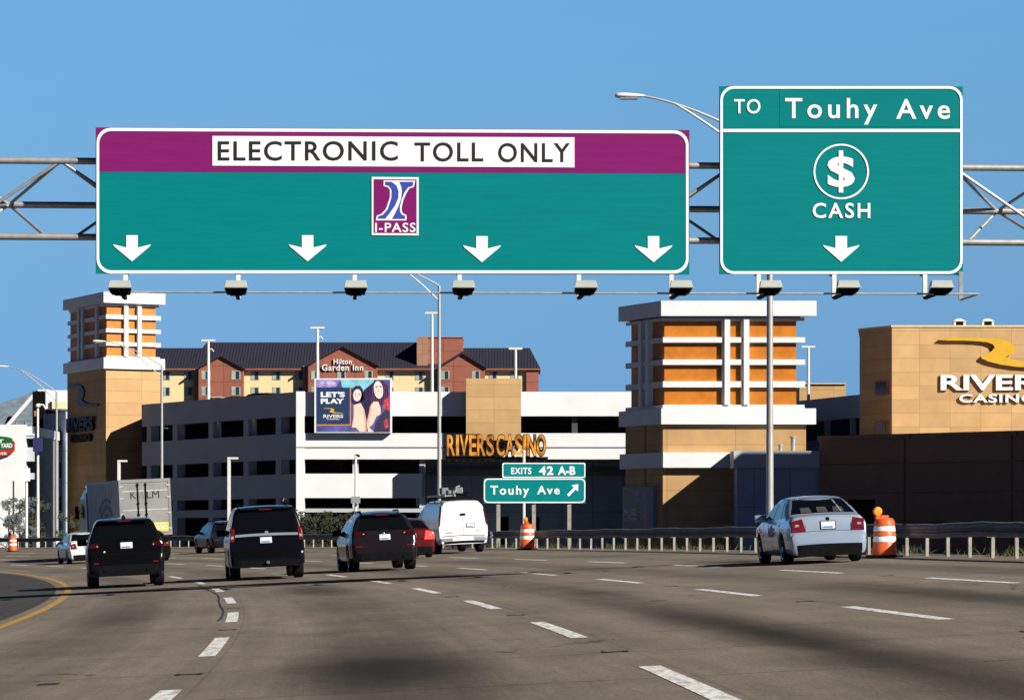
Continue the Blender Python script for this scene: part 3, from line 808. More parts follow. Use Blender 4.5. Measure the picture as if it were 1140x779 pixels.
# poster beside the tower
class PF:
    """shaded side of the right tower in photo coordinates"""
    sf = SideFrame(T2, d2); n = sf.n
    def at(s, px, py, o=0.0): return s.sf.at(d2 - (738 - px) / 7.78, T2.z(py), o)
pf = PF()
pr = thing('poster_sign', 'tall dark lightbox poster reading MORE ACTION on the shaded side of the right tower', 'poster', pf.at(714, 590))
bm = B(); slab(bm, [pf.at(x, y, .3) for x, y in ((697, 541), (731, 541), (731, 600), (697, 600))], pf.n * -.29); obj('case', bm, M['slate'], pr, world=True)
flat('printed_face', [[(698.5, 543.5), (729, 543.5), (729, 600), (698.5, 600)]], pf, mat('dark navy print', (.05, .06, .11), .35, var=.3, scale=1.4), pr, .312)
letters('lettering', 'MORE', pf, 699.5, 566, 713, 573.5, mat('pale blue print', (.85, .88, .95), .5), pr, .32)
letters('lettering', 'ACTION', pf, 699.5, 575, 713, 580.5, MATS['pale blue print'], pr, .32)
for fg in ([(709, 548), (715, 546), (717, 556), (713, 560), (709, 556)], [(719, 549), (724, 547), (725, 556), (720, 558)]):
    flat('printed_figure', [fg], pf, mat('faded blue print', (.22, .27, .5), .5, var=.5, scale=3), pr, .318)
flat('printed_sparkle', [[(721, 562), (724, 562), (725.5, 590), (721, 592)]], pf, mat('pink print', (.5, .18, .32), .5, var=.6, scale=5), pr, .318)

# --- parking garage
GD = 233.0
gz = lambda y: PZ(y, GD)
P0 = (PX(330, GD), GD); PR = (20.6, GD); PL = (PX(158, 256), 256.0)
ga = thing('parking_garage', 'long white multi-storey parking garage behind the guardrail, one side in shade', 'parking garage', (0, 240, GZ))
lu = Vector((PL[0] - P0[0], PL[1] - P0[1], 0)).normalized()
ln = (lu.y, -lu.x)                                   # inward normal of the shaded side
ln = ln if ln[0] > 0 else (-ln[0], -ln[1])
foot = [(P0[0] + .45, P0[1] + .35), (PR[0], PR[1] + .35), (PR[0], 276), (-12, 276), (PL[0] + 4.2, 263.5), (PL[0] + .45, PL[1] + .1)]
LV = [(436, 463), (482, 511), (527, 554), (566, 570)]
for i, (ya, yb) in enumerate(LV):
    xr = PR[0] if i < 2 else PX(470, GD)
    bm = B()
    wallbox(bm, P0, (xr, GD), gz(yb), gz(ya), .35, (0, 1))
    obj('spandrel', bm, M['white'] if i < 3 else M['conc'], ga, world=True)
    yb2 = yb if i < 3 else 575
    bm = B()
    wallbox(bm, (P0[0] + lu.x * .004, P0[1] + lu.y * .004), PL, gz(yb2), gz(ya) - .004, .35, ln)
    obj('spandrel', bm, M['conc'], ga, world=True)  # bluer, darker than the front's white: shade put into the colour
    if i == 1:
        bm = B(); box(bm, P0[0] + .01, xr, GD - .05, GD - .004, gz(498.2), gz(497.2)); obj('joint_trim', bm, M['concdk'], ga, world=True)
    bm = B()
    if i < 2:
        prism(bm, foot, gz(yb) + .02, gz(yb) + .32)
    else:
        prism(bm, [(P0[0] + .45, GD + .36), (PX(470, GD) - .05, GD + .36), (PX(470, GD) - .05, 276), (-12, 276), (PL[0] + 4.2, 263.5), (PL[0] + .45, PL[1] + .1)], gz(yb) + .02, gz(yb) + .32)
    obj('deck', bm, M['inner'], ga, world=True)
bm = B(); box(bm, P0[0] - .02, PX(339, GD), GD - .03, GD + .55, GZ, gz(436) + .03); obj('corner_column', bm, M['white'], ga, world=True)
for px in (395.5, 470):
    xx = PX(px, GD)
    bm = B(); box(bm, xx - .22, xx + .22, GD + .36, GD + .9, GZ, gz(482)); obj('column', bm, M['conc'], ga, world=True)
for px in (560, 640):
    xx = PX(px, GD)
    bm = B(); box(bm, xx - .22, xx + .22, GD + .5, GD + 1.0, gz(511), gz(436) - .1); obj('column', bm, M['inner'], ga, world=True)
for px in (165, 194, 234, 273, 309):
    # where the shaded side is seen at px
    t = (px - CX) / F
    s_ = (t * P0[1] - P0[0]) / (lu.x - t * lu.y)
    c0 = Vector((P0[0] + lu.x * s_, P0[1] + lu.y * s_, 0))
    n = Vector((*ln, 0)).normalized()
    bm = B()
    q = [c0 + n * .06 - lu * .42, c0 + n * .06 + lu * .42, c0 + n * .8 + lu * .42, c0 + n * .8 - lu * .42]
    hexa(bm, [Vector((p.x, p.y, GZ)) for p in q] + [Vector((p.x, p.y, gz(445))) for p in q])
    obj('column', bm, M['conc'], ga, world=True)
bm = B()                                             # stair and ramp core that closes the view through the decks
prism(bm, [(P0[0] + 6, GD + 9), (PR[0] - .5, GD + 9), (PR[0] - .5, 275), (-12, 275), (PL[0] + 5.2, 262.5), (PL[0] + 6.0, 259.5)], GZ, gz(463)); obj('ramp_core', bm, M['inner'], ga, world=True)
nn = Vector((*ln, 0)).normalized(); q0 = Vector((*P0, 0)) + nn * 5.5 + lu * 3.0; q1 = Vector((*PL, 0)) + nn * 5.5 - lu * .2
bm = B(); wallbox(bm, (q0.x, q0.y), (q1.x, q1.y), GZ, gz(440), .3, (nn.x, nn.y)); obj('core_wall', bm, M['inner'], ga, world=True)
q2 = Vector((*PL, 0)) + nn * .4 - lu * .15
bm = B(); wallbox(bm, (PL[0] - .02, PL[1] + .02), (-29.6, 259.8), GZ, gz(436) - .002, .3, (1, .3)); wallbox(bm, (-29.4, 259.9), (q1.x, q1.y), GZ, gz(440), .3, (0, 1)); obj('end_wall', bm, M['inner'], ga, world=True)
bm = B(); box(bm, PX(470, GD) + .02, PR[0], GD + 8.4, GD + 8.9, GZ, gz(511)); obj('recessed_wall', bm, M['slate'], ga, world=True)
bm = B(); box(bm, PX(470, GD) - .5, PX(470, GD) - .1, GD + .9, GD + 8.6, GZ, gz(554)); obj('recess_side', bm, M['slate'], ga, world=True)
bm = B(); box(bm, PX(470, GD) + .02, PR[0], GD + 8.0, GD + 8.38, gz(527), gz(519)); obj('recess_band', bm, M['concdk'], ga, world=True)
bm = B(); box(bm, PX(471, GD), PR[0], GD + .36, GD + 8.3, gz(510.9), gz(509)); obj('recess_soffit', bm, M['concdk'], ga, world=True)
for px0, px1 in ((556, 566), (590, 600)):
    bm = B(); box(bm, PX(px0, 241), PX(px1, 241), GD + 8.3, GD + 8.39, GZ, PZ(575, 241)); obj('door', bm, M['black'], ga, world=True)
bm = B(); box(bm, PX(338, GD) + .1, PX(392, GD), GD + .1, GD + .3, GZ, gz(578)); obj('ground_wall', bm, M['inner'], ga, world=True)
bm = B(); box(bm, PX(519, 232), PX(580, 232), 231.6, 232.9, PZ(490, 232), PZ(421.5, 232)); obj('tan_pylon', bm, M['tan2'], ga, world=True)
# shaded garage wing between the tower and the casino hall
wing = thing('garage_wing', 'shaded grey garage wing seen between the right tower and the casino hall', 'parking garage', (24, 238, GZ))
wa, wb = (21.7, 247), (27.6, 228.5)
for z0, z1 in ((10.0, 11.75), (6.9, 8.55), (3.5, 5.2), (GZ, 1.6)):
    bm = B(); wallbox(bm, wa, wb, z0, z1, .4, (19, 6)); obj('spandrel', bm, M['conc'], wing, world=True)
bm = B(); prism(bm, [(23.5, 248), (29.2, 229.5), (36, 232), (31, 250)], GZ, 11.4); obj('ramp_core', bm, M['inner'], wing, world=True)
for u in (.45, .7, .98):
    x, y = wa[0] + (wb[0] - wa[0]) * u, wa[1] + (wb[1] - wa[1]) * u
    bm = B(); box(bm, x + .1, x + .5, y - .3, y + .3, GZ, 10.0); obj('column', bm, M['conc'], wing, world=True)
tb = thing('tan_building', 'tan flat-roofed block far behind, just right of the right tower', 'building', (30, 300, GZ))
bm = B(); box(bm, PX(890, 300), PX(941.5, 300), 300, 318, GZ, PZ(427.5, 300)); obj('wall', bm, M['tan'], tb, world=True)
bm = B(); box(bm, PX(889, 300), PX(942.2, 300), 299.8, 318.2, PZ(427.5, 300), PZ(426.6, 300)); obj('parapet', bm, M['cream'], tb, world=True)

# --- casino hall with its dark low wing
ch = thing('casino_hall', 'tan stone casino hall with yellow emblem and a dark brown low wing', 'building', (30, 216, GZ))
cD = 214.0
cc = (PX(993, cD), cD); cl = (PX(957, 217.4), 217.4)
zt_ = PZ(364, cD)
bm = B(); prism(bm, [cc, (66, cD), (66, 250), (cl[0] + 4, 250), cl], GZ, zt_); obj('wall', bm, M['tan2'], ch, world=True)
bm = B(); prism(bm, [(cc[0] - .06, cc[1] - .06), (66, cD - .06), (66, 250), (cl[0] + 4, 250), (cl[0] - .1, cl[1])], zt_, zt_ + .12); obj('coping', bm, M['cream'], ch, world=True)
for px0, px1, ya, yb in ((975, 989.5, 424, 440), (975, 989.5, 469, 484)):
    def on(px):
        t = (px - CX) / F; dx, dy = cl[0] - cc[0], cl[1] - cc[1]
        s_ = (t * cc[1] - cc[0]) / (dx - t * dy); return (cc[0] + dx * s_, cc[1] + dy * s_)
    a, b2 = on(px0), on(px1)
    bm = B(); wallbox(bm, a, b2, PZ(yb, 215.5), PZ(ya, 215.5), .12, (-3.4, -1.9)); f = obj('window', bm, M['brown'], ch, world=True)
    ai = (a[0] + (b2[0] - a[0]) * .12, a[1] + (b2[1] - a[1]) * .12); bi = (a[0] + (b2[0] - a[0]) * .88, a[1] + (b2[1] - a[1]) * .88)
    bm = B(); wallbox(bm, ai, bi, PZ(yb - 1.5, 215.5), PZ(ya + 1.5, 215.5), .15, (-3.4, -1.9)); obj('pane', bm, M['glassdk'], f, world=True)
for px in (1068.5, 1100):
    p = P(px, 363, cD + 3)
    bm = B(); box(bm, p.x - .42, p.x + .42, p.y, p.y + .8, zt_ + .1, zt_ + .62)
    hexa(bm, [(p.x - .47, p.y - .06, zt_ + .62), (p.x + .47, p.y - .06, zt_ + .62), (p.x + .47, p.y + .86, zt_ + .62), (p.x - .47, p.y + .86, zt_ + .62),
              (p.x - .15, p.y + .3, zt_ + .82), (p.x + .15, p.y + .3, zt_ + .82), (p.x + .15, p.y + .5, zt_ + .82), (p.x - .15, p.y + .5, zt_ + .82)])
    v_ = obj('roof_vent', bm, M['palepole'], ch, world=True)
    bm = B(); box(bm, p.x - .26, p.x + .26, p.y - .02, p.y, zt_ + .14, zt_ + .58); obj('louvre', bm, M['black'], v_, world=True)
dz0 = PZ(490, 201)
da, db = (PX(912, 201), 201.0), (40.5, 181.9)
bm = B(); prism(bm, [da, db, (44.5, 186), (44.5, 213.9), (24.6, 213.9)], GZ, dz0); obj('low_wing', bm, M['brown'], ch, world=True)
bm = B(); wallbox(bm, (da[0] - .15, da[1] - .1), (db[0], db[1] - .15), dz0, dz0 + .28, .5, (.68, .73)); obj('coping', bm, M['brown'], ch, world=True)
def lw(px):
    t = (px - CX) / F; dx, dy = db[0] - da[0], db[1] - da[1]
    s_ = (t * da[1] - da[0]) / (dx - t * dy); return (da[0] + dx * s_, da[1] + dy * s_)
bm = B(); wallbox(bm, lw(945), lw(974), GZ, PZ(556, 199), .05, (-.68, -.73)); obj('door', bm, M['black'], ch, world=True)
bm = B(); prism(bm, [(36.5, 172), (62, 172), (62, 185), (36.5, 185)], GZ, 23.2); obj('shade_block', bm, M['tan2'], ch, world=True)  # unseen tall block added to cast shade over the entrance block
cf = Frame(1060, cD, 0.0)
def ce(pts): return [(870 + x / 4.222, 330 + y / 4.222) for x, y in pts]
cs = thing('wall_sign', 'sunlit yellow ribbon emblem over white RIVERS CASINO lettering on the tan hall', 'building sign', cf.at(1100, 450), 0, 'casino wall signs')
bm = B(); slab(bm, [cf.at(x, y, .24) for x, y in ce(SW)], cf.n * -.20)
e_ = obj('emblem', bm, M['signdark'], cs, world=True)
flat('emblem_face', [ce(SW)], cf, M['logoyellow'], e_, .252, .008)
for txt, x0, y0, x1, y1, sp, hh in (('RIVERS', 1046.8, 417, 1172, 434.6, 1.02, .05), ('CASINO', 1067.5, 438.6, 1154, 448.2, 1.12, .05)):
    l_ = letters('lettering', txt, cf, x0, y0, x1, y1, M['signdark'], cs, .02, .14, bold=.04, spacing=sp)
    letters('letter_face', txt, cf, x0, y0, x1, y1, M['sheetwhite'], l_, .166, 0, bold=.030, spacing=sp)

# --- big letters over the porte-cochere
lf = Frame(550, 230.6, 0.0)
lt = thing('rooftop_letters', 'chunky bronze RIVERS CASINO letters standing along the canopy edge of the white garage', 'building sign', lf.at(553, 509), 0, 'casino wall signs')
M['bronze'] = mat('polished bronze face', (.80, .33, .04), .38, metal=.15, var=.85, scale=1.5, detail=1)
M['bronzedk'] = mat('dark bronze return', (.035, .018, .012), .3, metal=.3, var=.3)
widths = dict(R=1.0, I=.42, V=1.05, E=.9, S=.95, C=1.0, A=1.05, N=1.05, O=1.1); widths[' '] = .18
txt = 'RIVERS CASINO'; tot = sum(widths[c] for c in txt); x = 497.5
for c in txt:
    w = widths[c] / tot * 110.5
    if c != ' ':
        l_ = letters('letter', c, lf, x - .3, 483.2, x + w + .1, 508.3, M['bronzedk'], lt, -.55, 1.3, bold=.095)
        letters('letter_face', c, lf, x + .4, 484.2, x + w - .6, 507.4, M['bronze'], l_, .76, 0, bold=.018)
    x += w
bm = B(); box(bm, PX(496, 231), PX(610, 231), 230.2, 232.9, PZ(510.5, 231), PZ(508.6, 231)); obj('base_rail', bm, M['bronzedk'], lt, world=True)
bm = B()
for i in range(14): box(bm, PX(499 + i * 8.2, 231), PX(500.5 + i * 8.2, 231), 231.6, 232.9, PZ(513, 231), PZ(510.6, 231))
obj('bracket', bm, M['cream'], lt, world=True)

# --- billboard on the garage
bf = Frame(393, 232.45, 0.0)
bl = thing('billboard', 'bright billboard of two smiling women reading LETS PLAY on the white garage', 'billboard', bf.at(393, 481))
bm = B(); slab(bm, [bf.at(x, y) for x, y in ((350, 421.2), (436.2, 420.6), (436.2, 481.6), (350, 481.6))], bf.n * -.45); obj('frame', bm, M['white'], bl, world=True)
def bq(pts): return [(340 + x / 9.736, 410 + y / 9.736) for x, y in pts]
def ink(nm, col, var=.2, sc=1.2): return mat(nm, col, .45, var=var, scale=sc)
pic = flat('picture', [bq([(118, 122), (918, 122), (918, 688), (118, 688)])], bf, ink('night blue print', (.09, .10, .34), .5, 1.0), bl, .01)
flat('sky_glow', [bq([(380, 124), (740, 124), (735, 200), (640, 230), (600, 330), (560, 200), (480, 215), (400, 205)])], bf, ink('teal print', (.22, .58, .68), .35, 1.4), pic, .016)
flat('violet_haze', [bq([(120, 124), (380, 124), (330, 200), (120, 205)])], bf, ink('violet print', (.32, .24, .60), .6, 2.2), pic, .016)
flat('spot_glow', [bq([(160, 140), (200, 135), (205, 165), (170, 175)]), bq([(225, 140), (260, 135), (330, 150), (320, 180), (240, 175)])], bf, ink('lilac print', (.62, .55, .85), .3, 3), pic, .02)
flat('text_panel', [bq([(122, 208), (482, 208), (482, 605), (122, 605)])], bf, ink('navy print', (.018, .045, .13), .15), pic, .022)
flat('orange_rule', [bq([(122, 606), (482, 606), (482, 205), (492, 205), (492, 620), (122, 620)])], bf, ink('orange print', (.70, .26, .04), .1), pic, .025)
for t_, a in (("LET'S", (166, 252, 428, 312)), ('PLAY', (166, 326, 420, 382)), ('RIVERS', (194, 500, 410, 536)), ('CASINO', (232, 543, 370, 556))):
    (xa, ya), (xb, yb) = bq([a[:2], a[2:]])
    letters('lettering', t_, bf, xa, ya, xb, yb, M['sheetwhite'], pic, .03, bold=.05 if a[1] < 500 else .02)
sw2 = [(195 + (x - 735) / 655 * 215, 430 + (y - 194) / 141 * 56) for x, y in SW]
flat('emblem', [bq(sw2)], bf, ink('gold print', (.85, .48, .03), .1), pic, .03)
def ell(cx, cy, rx, ry, n=20, a=0): return [(cx + rx * math.cos(t) * math.cos(a) - ry * math.sin(t) * math.sin(a), cy + rx * math.cos(t) * math.sin(a) + ry * math.sin(t) * math.cos(a)) for t in [2 * math.pi * k / n for k in range(n)]]
hair = ink('dark hair print', (.035, .018, .075), .5, 4)
flat('printed_hair', [bq([(600, 300), (640, 230), (700, 180), (760, 130), (840, 132), (900, 200), (905, 330), (870, 400), (800, 390), (740, 350), (720, 400), (690, 470), (660, 560), (630, 420), (600, 370)]),
                      bq([(500, 330), (505, 240), (540, 190), (590, 185), (625, 230), (630, 330), (600, 370), (520, 390)])], bf, hair, pic, .026)
for fc in (ell(562, 290, 44, 66, a=.1), ell(792, 232, 50, 96, a=-.12)): flat('printed_face', [bq(fc)], bf, M['skin2'], pic, .03)
flat('printed_arm', [bq([(520, 395), (600, 375), (640, 450), (660, 560), (665, 686), (590, 686), (545, 640), (500, 640), (520, 520)]),
                     bq([(700, 410), (740, 360), (790, 360), (815, 430), (815, 495), (770, 520), (735, 600), (690, 640), (740, 686), (680, 686), (665, 600), (690, 470)])], bf, M['skin'], pic, .031)
flat('printed_dress', [bq([(820, 500), (870, 450), (918, 470), (918, 688), (745, 688), (760, 600), (790, 540)])], bf, ink('black dress print', (.05, .04, .09), .5, 5), pic, .028)
flat('printed_flare', [bq([(850, 350), (900, 300), (916, 330), (916, 460), (870, 440), (835, 440)]), bq([(850, 560), (890, 550), (900, 640), (860, 650)])], bf, ink('crimson print', (.55, .06, .10), .7, 4), pic, .03)
flat('printed_feature', [bq(ell(545, 283, 9, 4)), bq(ell(582, 280, 9, 4)), bq(ell(770, 208, 10, 5)), bq(ell(814, 204, 10, 5))], bf, M['ink'], pic, .034)
flat('printed_nose', [bq([(561, 285), (568, 285), (573, 308), (558, 309)]), bq([(789, 215), (796, 214), (803, 258), (784, 260)])], bf, mat('print shadow tone', (.72, .42, .30), .5), pic, .0335)
for br_ in ([(534, 272), (556, 268), (556, 273), (535, 277)], [(574, 267), (594, 269), (593, 274), (574, 272)], [(756, 192), (784, 187), (784, 194), (757, 199)], [(802, 186), (828, 190), (827, 197), (802, 193)]): flat('printed_brow', [bq(br_)], bf, hair, pic, .0336)
flat('printed_cheek', [bq(ell(536, 305, 14, 20)), bq(ell(594, 300, 10, 20)), bq(ell(760, 250, 16, 28)), bq(ell(828, 244, 12, 28))], bf, mat('blush print', (.95, .66, .58), .5, var=.1), pic, .0332)
for st_ in range(9):
    x0_ = 735 + st_ * 19; flat('printed_strand', [bq([(x0_, 135 + abs(st_ - 4) * 9), (x0_ + 5, 135 + abs(st_ - 4) * 9), (x0_ + 26 * (st_ - 4) / 4 + 8, 395), (x0_ + 26 * (st_ - 4) / 4, 395)])], bf, mat('hair sheen print', (.16, .06, .12), .5, var=.5, scale=5), pic, .0275)
flat('printed_shadow', [bq([(640, 450), (660, 560), (665, 686), (648, 686), (640, 560), (622, 450)]), bq([(700, 410), (716, 390), (712, 470), (690, 560), (688, 640), (672, 600), (690, 470)]), bq([(520, 395), (540, 390), (530, 520), (510, 630), (500, 640), (520, 520)])], bf, mat('print warm shade', (.80, .45, .32), .5, var=.15), pic, .0335)
flat('printed_smile', [bq([(553, 320), (566, 324), (580, 317), (567, 328)]), bq([(774, 278), (794, 284), (815, 274), (795, 294)])], bf, M['sheetwhite'], pic, .0365)
flat('printed_mouth', [bq([(548, 318), (566, 324), (584, 314), (568, 332)]), bq([(768, 276), (794, 282), (820, 270), (796, 300)])], bf, mat('lip print', (.6, .08, .09), .4), pic, .034)

# --- hotel far behind
HD_ = 560.0
hx = lambda px: PX(px, HD_)
hz = lambda py: PZ(py, HD_)
ho = thing('hotel', 'long cream and red brick hotel with a dark seamed roof, far behind the garage', 'hotel', (hx(390), HD_ + 8, GZ))
bm = B(); box(bm, hx(150), hx(586), HD_, HD_ + 17, GZ, hz(410)); obj('wall', bm, M['cream'], ho, world=True)
bm = B(); box(bm, hx(586), hx(599.5), HD_ - .6, HD_ + 17.3, GZ, hz(411)); obj('brick_end', bm, M['brick'], ho, world=True)
def roof(bm, x0, x1, r0, r1, ye, yr, ov=.7):
    """hipped roof: eaves x0..x1 in photo columns, ridge r0..r1"""
    a = [(hx(x0), HD_ - ov, hz(ye)), (hx(x1), HD_ - ov, hz(ye)), (hx(x1), HD_ + 17 + ov, hz(ye)), (hx(x0), HD_ + 17 + ov, hz(ye))]
    yr_ = EYE + (HY - yr) / F * (HD_ + 8.5)
    b2 = [(hx(r0), HD_ + 8.0, yr_), (hx(r1), HD_ + 8.0, yr_), (hx(r1), HD_ + 9.0, yr_), (hx(r0), HD_ + 9.0, yr_)]
    hexa(bm, a + b2)
bm = B(); roof(bm, 150, 602, 168, 590, 411, 387.5); obj('roof', bm, M['roof'], ho, world=True)
bm = B()
HB = HD_ + 3.5
hexa(bm, [(hx(205), HD_ - .9, hz(411)), (hx(522), HD_ - .9, hz(411)), (hx(522), HD_ + 20, hz(411)), (hx(205), HD_ + 20, hz(411)),
          (hx(225), HD_ + 9.0, PZ(381, HD_ + 9)), (hx(510), HD_ + 9.0, PZ(381, HD_ + 9)), (hx(510), HD_ + 11, PZ(381, HD_ + 9)), (hx(225), HD_ + 11, PZ(381, HD_ + 9))])
obj('roof', bm, M['roof'], ho, world=True)
bm = B(); box(bm, hx(150), hx(602), HD_ - 1.0, HD_ - .72, hz(412), hz(410.4)); obj('eave_trim', bm, M['brick'], ho, world=True)
def gable(x0, x1, ya, ye):
    xm = (x0 + x1) / 2
    bm = B(); pts = [(hx(x0), HD_ - 2.2, GZ), (hx(x1), HD_ - 2.2, GZ), (hx(x1), HD_ - 2.2, hz(ye)), (hx(xm), HD_ - 2.2, hz(ya)), (hx(x0), HD_ - 2.2, hz(ye))]
    slab(bm, [Vector(p) for p in pts], Vector((0, 9, 0))); obj('brick_gable', bm, M['brick'], ho, world=True)
    for s_, xe in ((-1, x0), (1, x1)):
        bm = B()
        p = Vector((hx(xm), HD_ - 2.7, hz(ya))); q = Vector((hx(xe) + s_ * .3, HD_ - 2.7, hz(ye) - .15))
        hexa(bm, [p, q, q + Vector((0, 9, 0)), p + Vector((0, 9, 0)), p + Vector((0, 0, .42)), q + Vector((0, 0, .42)), q + Vector((0, 9, .42)), p + Vector((0, 9, .42))])
        obj('gable_roof', bm, M['roof'], ho, world=True)
    bm = B(); box(bm, hx(x0) - 1.0, hx(x0) - .02, HD_ - 1.2, HD_ - .004, GZ, hz(ye)); obj('pier', bm, M['brown'], ho, world=True)
gable(222.5, 272, 397.5, 411); gable(344, 420.5, 387, 407.5); gable(490, 540, 394.5, 410)
bm = B(); box(bm, hx(466), hx(515), HD_ + 1.0, HD_ + 11, hz(425), hz(375.4))
obj('brick_tower', bm, M['brick'], ho, world=True)
bm = B(); box(bm, hx(465.4), hx(515.4), HD_ + .8, HD_ + 11.2, hz(375.4), hz(374.4)); obj('tower_coping', bm, M['brown'], ho, world=True)
bm = B(); box(bm, hx(464), hx(476.5), HD_ + .4, HD_ + 11, GZ, hz(375.8)); obj('tower_flank', bm, M['brown'], ho, world=True)
def hwin(px, y0, y1, d, w=9.4):
    bm = B(); box(bm, hx(px - w / 2), hx(px + w / 2), HD_ - d - .06, HD_ - d + .05, hz(y1), hz(y0)); f = obj('window', bm, M['pane'], ho, world=True)
    bm = B(); box(bm, hx(px - w * .02), hx(px + w * .36), HD_ - d - .09, HD_ - d - .062, hz(y1 - .6), hz(y0 + .6)); obj('pane', bm, M['glassdk'], f, world=True)
for r in range(2):
    y0 = 413.4 + 17.4 * r
    for px in (185, 210, 284, 308, 333, 434, 467, 549, 573): hwin(px, y0, y0 + 9.6, 0)
    for px in (230.5, 264): hwin(px, y0, y0 + 9.6, 2.2, 10)
    for px in (352, 381, 411): hwin(px, y0, y0 + 9.6, 2.2)
    for px in (496, 530): hwin(px, y0, y0 + 9.6, 2.2)
hf = Frame(381, HD_ - 2.2, 0)
hs_ = thing('wall_sign', 'white Hilton Garden Inn lettering on the middle brick gable of the far hotel', 'building sign', hf.at(381, 413))
letters('lettering', 'Hilton', hf, 371.5, 399.6, 391.5, 405.4, M['sheetwhite'], hs_, .15, .2, bold=.015, spacing=1.1)
letters('lettering', 'Garden Inn', hf, 358.5, 405.6, 404.5, 412.6, M['sheetwhite'], hs_, .15, .2, bold=.015, spacing=1.1)

# --- buildings at the far left
wh = thing('white_building', 'bright white building behind bare trees at the left edge, carrying a green and red sign', 'building', (PX(12, 262), 268, GZ))
D_ = 262.0
bm = B(); prism(bm, [(PX(-60, D_), D_), (PX(27, D_), D_), (PX(27, D_), D_ + 16), (PX(-60, D_), D_ + 16)], GZ, PZ(472.5, D_)); obj('wall', bm, M['white'], wh, world=True)
bm = B(); box(bm, PX(27, D_) + .004, PX(36.5, D_), D_ + .8, D_ + 16, PZ(484, D_), PZ(474, D_)); obj('side_block', bm, M['white'], wh, world=True)
bm = B(); box(bm, PX(27, D_) + .004, PX(35.5, D_), D_ + 3.2, D_ + 15.5, GZ, PZ(484, D_) - .004); obj('balcony_stack', bm, M['concdk'], wh, world=True)
for ya, yb in ((484.3, 487.4), (497.5, 513), (526, 533)):
    bm = B(); box(bm, PX(27, D_) + .006, PX(36.2, D_), D_ + .9, D_ + 3.1, PZ(yb, D_), PZ(ya, D_)); obj('balcony_front', bm, M['conc'], wh, world=True)
sfm = Frame(0, D_, 0)
co = thing('wall_sign', 'rounded green and red hotel sign reading YARD, cut off by the left edge', 'building sign', sfm.at(3, 508))
M['signgreen'] = mat('dark green sign face', (.012, .13, .035), .4, var=.1)
M['signred'] = mat('red sign face', (.55, .02, .02), .4, var=.1)
flat('green_face', [[(-34, 486), (0, 485.4), (9, 486.3), (14.2, 488), (14.8, 492), (15.2, 496), (14.8, 500), (-34, 503.2)]], sfm, M['signgreen'], co, .35, .3)
flat('red_face', [[(-34, 503.2), (14.8, 500), (15.4, 498), (15.4, 490.5), (16.8, 491.6), (16.9, 501), (14, 504.3), (6, 507), (0, 508), (-34, 509)]], sfm, M['signred'], co, .35, .3)
letters('lettering', 'COURT', sfm, -30, 489, 5, 492.6, M['sheetwhite'], co, .37, bold=.03)
letters('lettering', 'YARD', sfm, 1.2, 493.3, 14.6, 498.4, M['sheetwhite'], co, .37, bold=.04)
letters('lettering', 'Marriott', sfm, -24, 502.4, 8.5, 506.2, M['sheetwhite'], co, .37, bold=.02)

gp_ = thing('glass_roof_building', 'building with a sloping glazed roof and pale ridge beam, at the left edge', 'building', (PX(15, 330), 334, GZ))
D_ = 330.0
M['roofglass'] = mat('grey blue roof glazing', (.16, .21, .26), .3, var=.3, scale=1.2)
bm = B(); v = [P(-70, 474, D_), P(36.5, 474, D_), P(36.5, 474, D_ + 14), P(-70, 474, D_ + 14)]
hexa(bm, v + [P(30, 441, D_ + 7), P(36.5, 436, D_ + 7), P(36.5, 436, D_ + 8), P(30, 441, D_ + 8)]); obj('glazed_roof', bm, M['roofglass'], gp_, world=True)
bm = B()
for k in range(9):
    a = P(-60 + k * 11, 473.5, D_ - .1); b2 = P(30, 441, D_ + 6.9)
    tube(bm, [a, a.lerp(b2, .97)], .06, 5)
for k in range(1, 7):
    u = k / 7.0
    tube(bm, [P(-60, 473.5, D_ - .1).lerp(P(30, 441, D_ + 6.9), u), P(36.4, 474, D_ - .1).lerp(P(36, 437, D_ + 6.9), u)], .045, 5)
obj('glazing_bars', bm, M['concdk'], gp_, world=True)
bm = B(); gbar(bm, P(8, 474, D_ - .3), P(37, 440.5, D_ - .3), .3, .36); obj('ridge_beam', bm, M['white'], gp_, world=True)
bm = B(); box(bm, PX(-70, D_), PX(36.5, D_), D_ + .3, D_ + 14, GZ, PZ(474.2, D_)); obj('wall', bm, M['conc'], gp_, world=True)

dk = thing('dark_building', 'narrow dark stair block between the white building and the left tower', 'building', (PX(43, 285), 290, GZ))
D_ = 285.0
bm = B(); box(bm, PX(36.2, D_), PX(49.9, D_), D_, D_ + 12, GZ, PZ(435.5, D_)); obj('wall', bm, M['black'], dk, world=True)
bm = B()
for px in (40, 44.5, 48.5):
    lathe(bm, [(.32, PZ(435.5, D_)), (.34, PZ(433.4, D_)), (.2, PZ(432.4, D_))], 10, c=(PX(px, D_), D_ + 2, 0))
obj('roof_vent', bm, M['palepole'], dk, world=True)
bm = B(); box(bm, PX(38, D_), PX(43.5, D_), D_ - .05, D_ - .002, PZ(463, D_), PZ(457, D_)); obj('brown_panel', bm, M['brown'], dk, world=True)  # plain brown panel on the stair block's front
wp = thing('parking_garage', 'shaded slate blue garage with a white penthouse, left of the left tower', 'parking garage', (PX(62, 285), 288, GZ))
D_ = 285.5
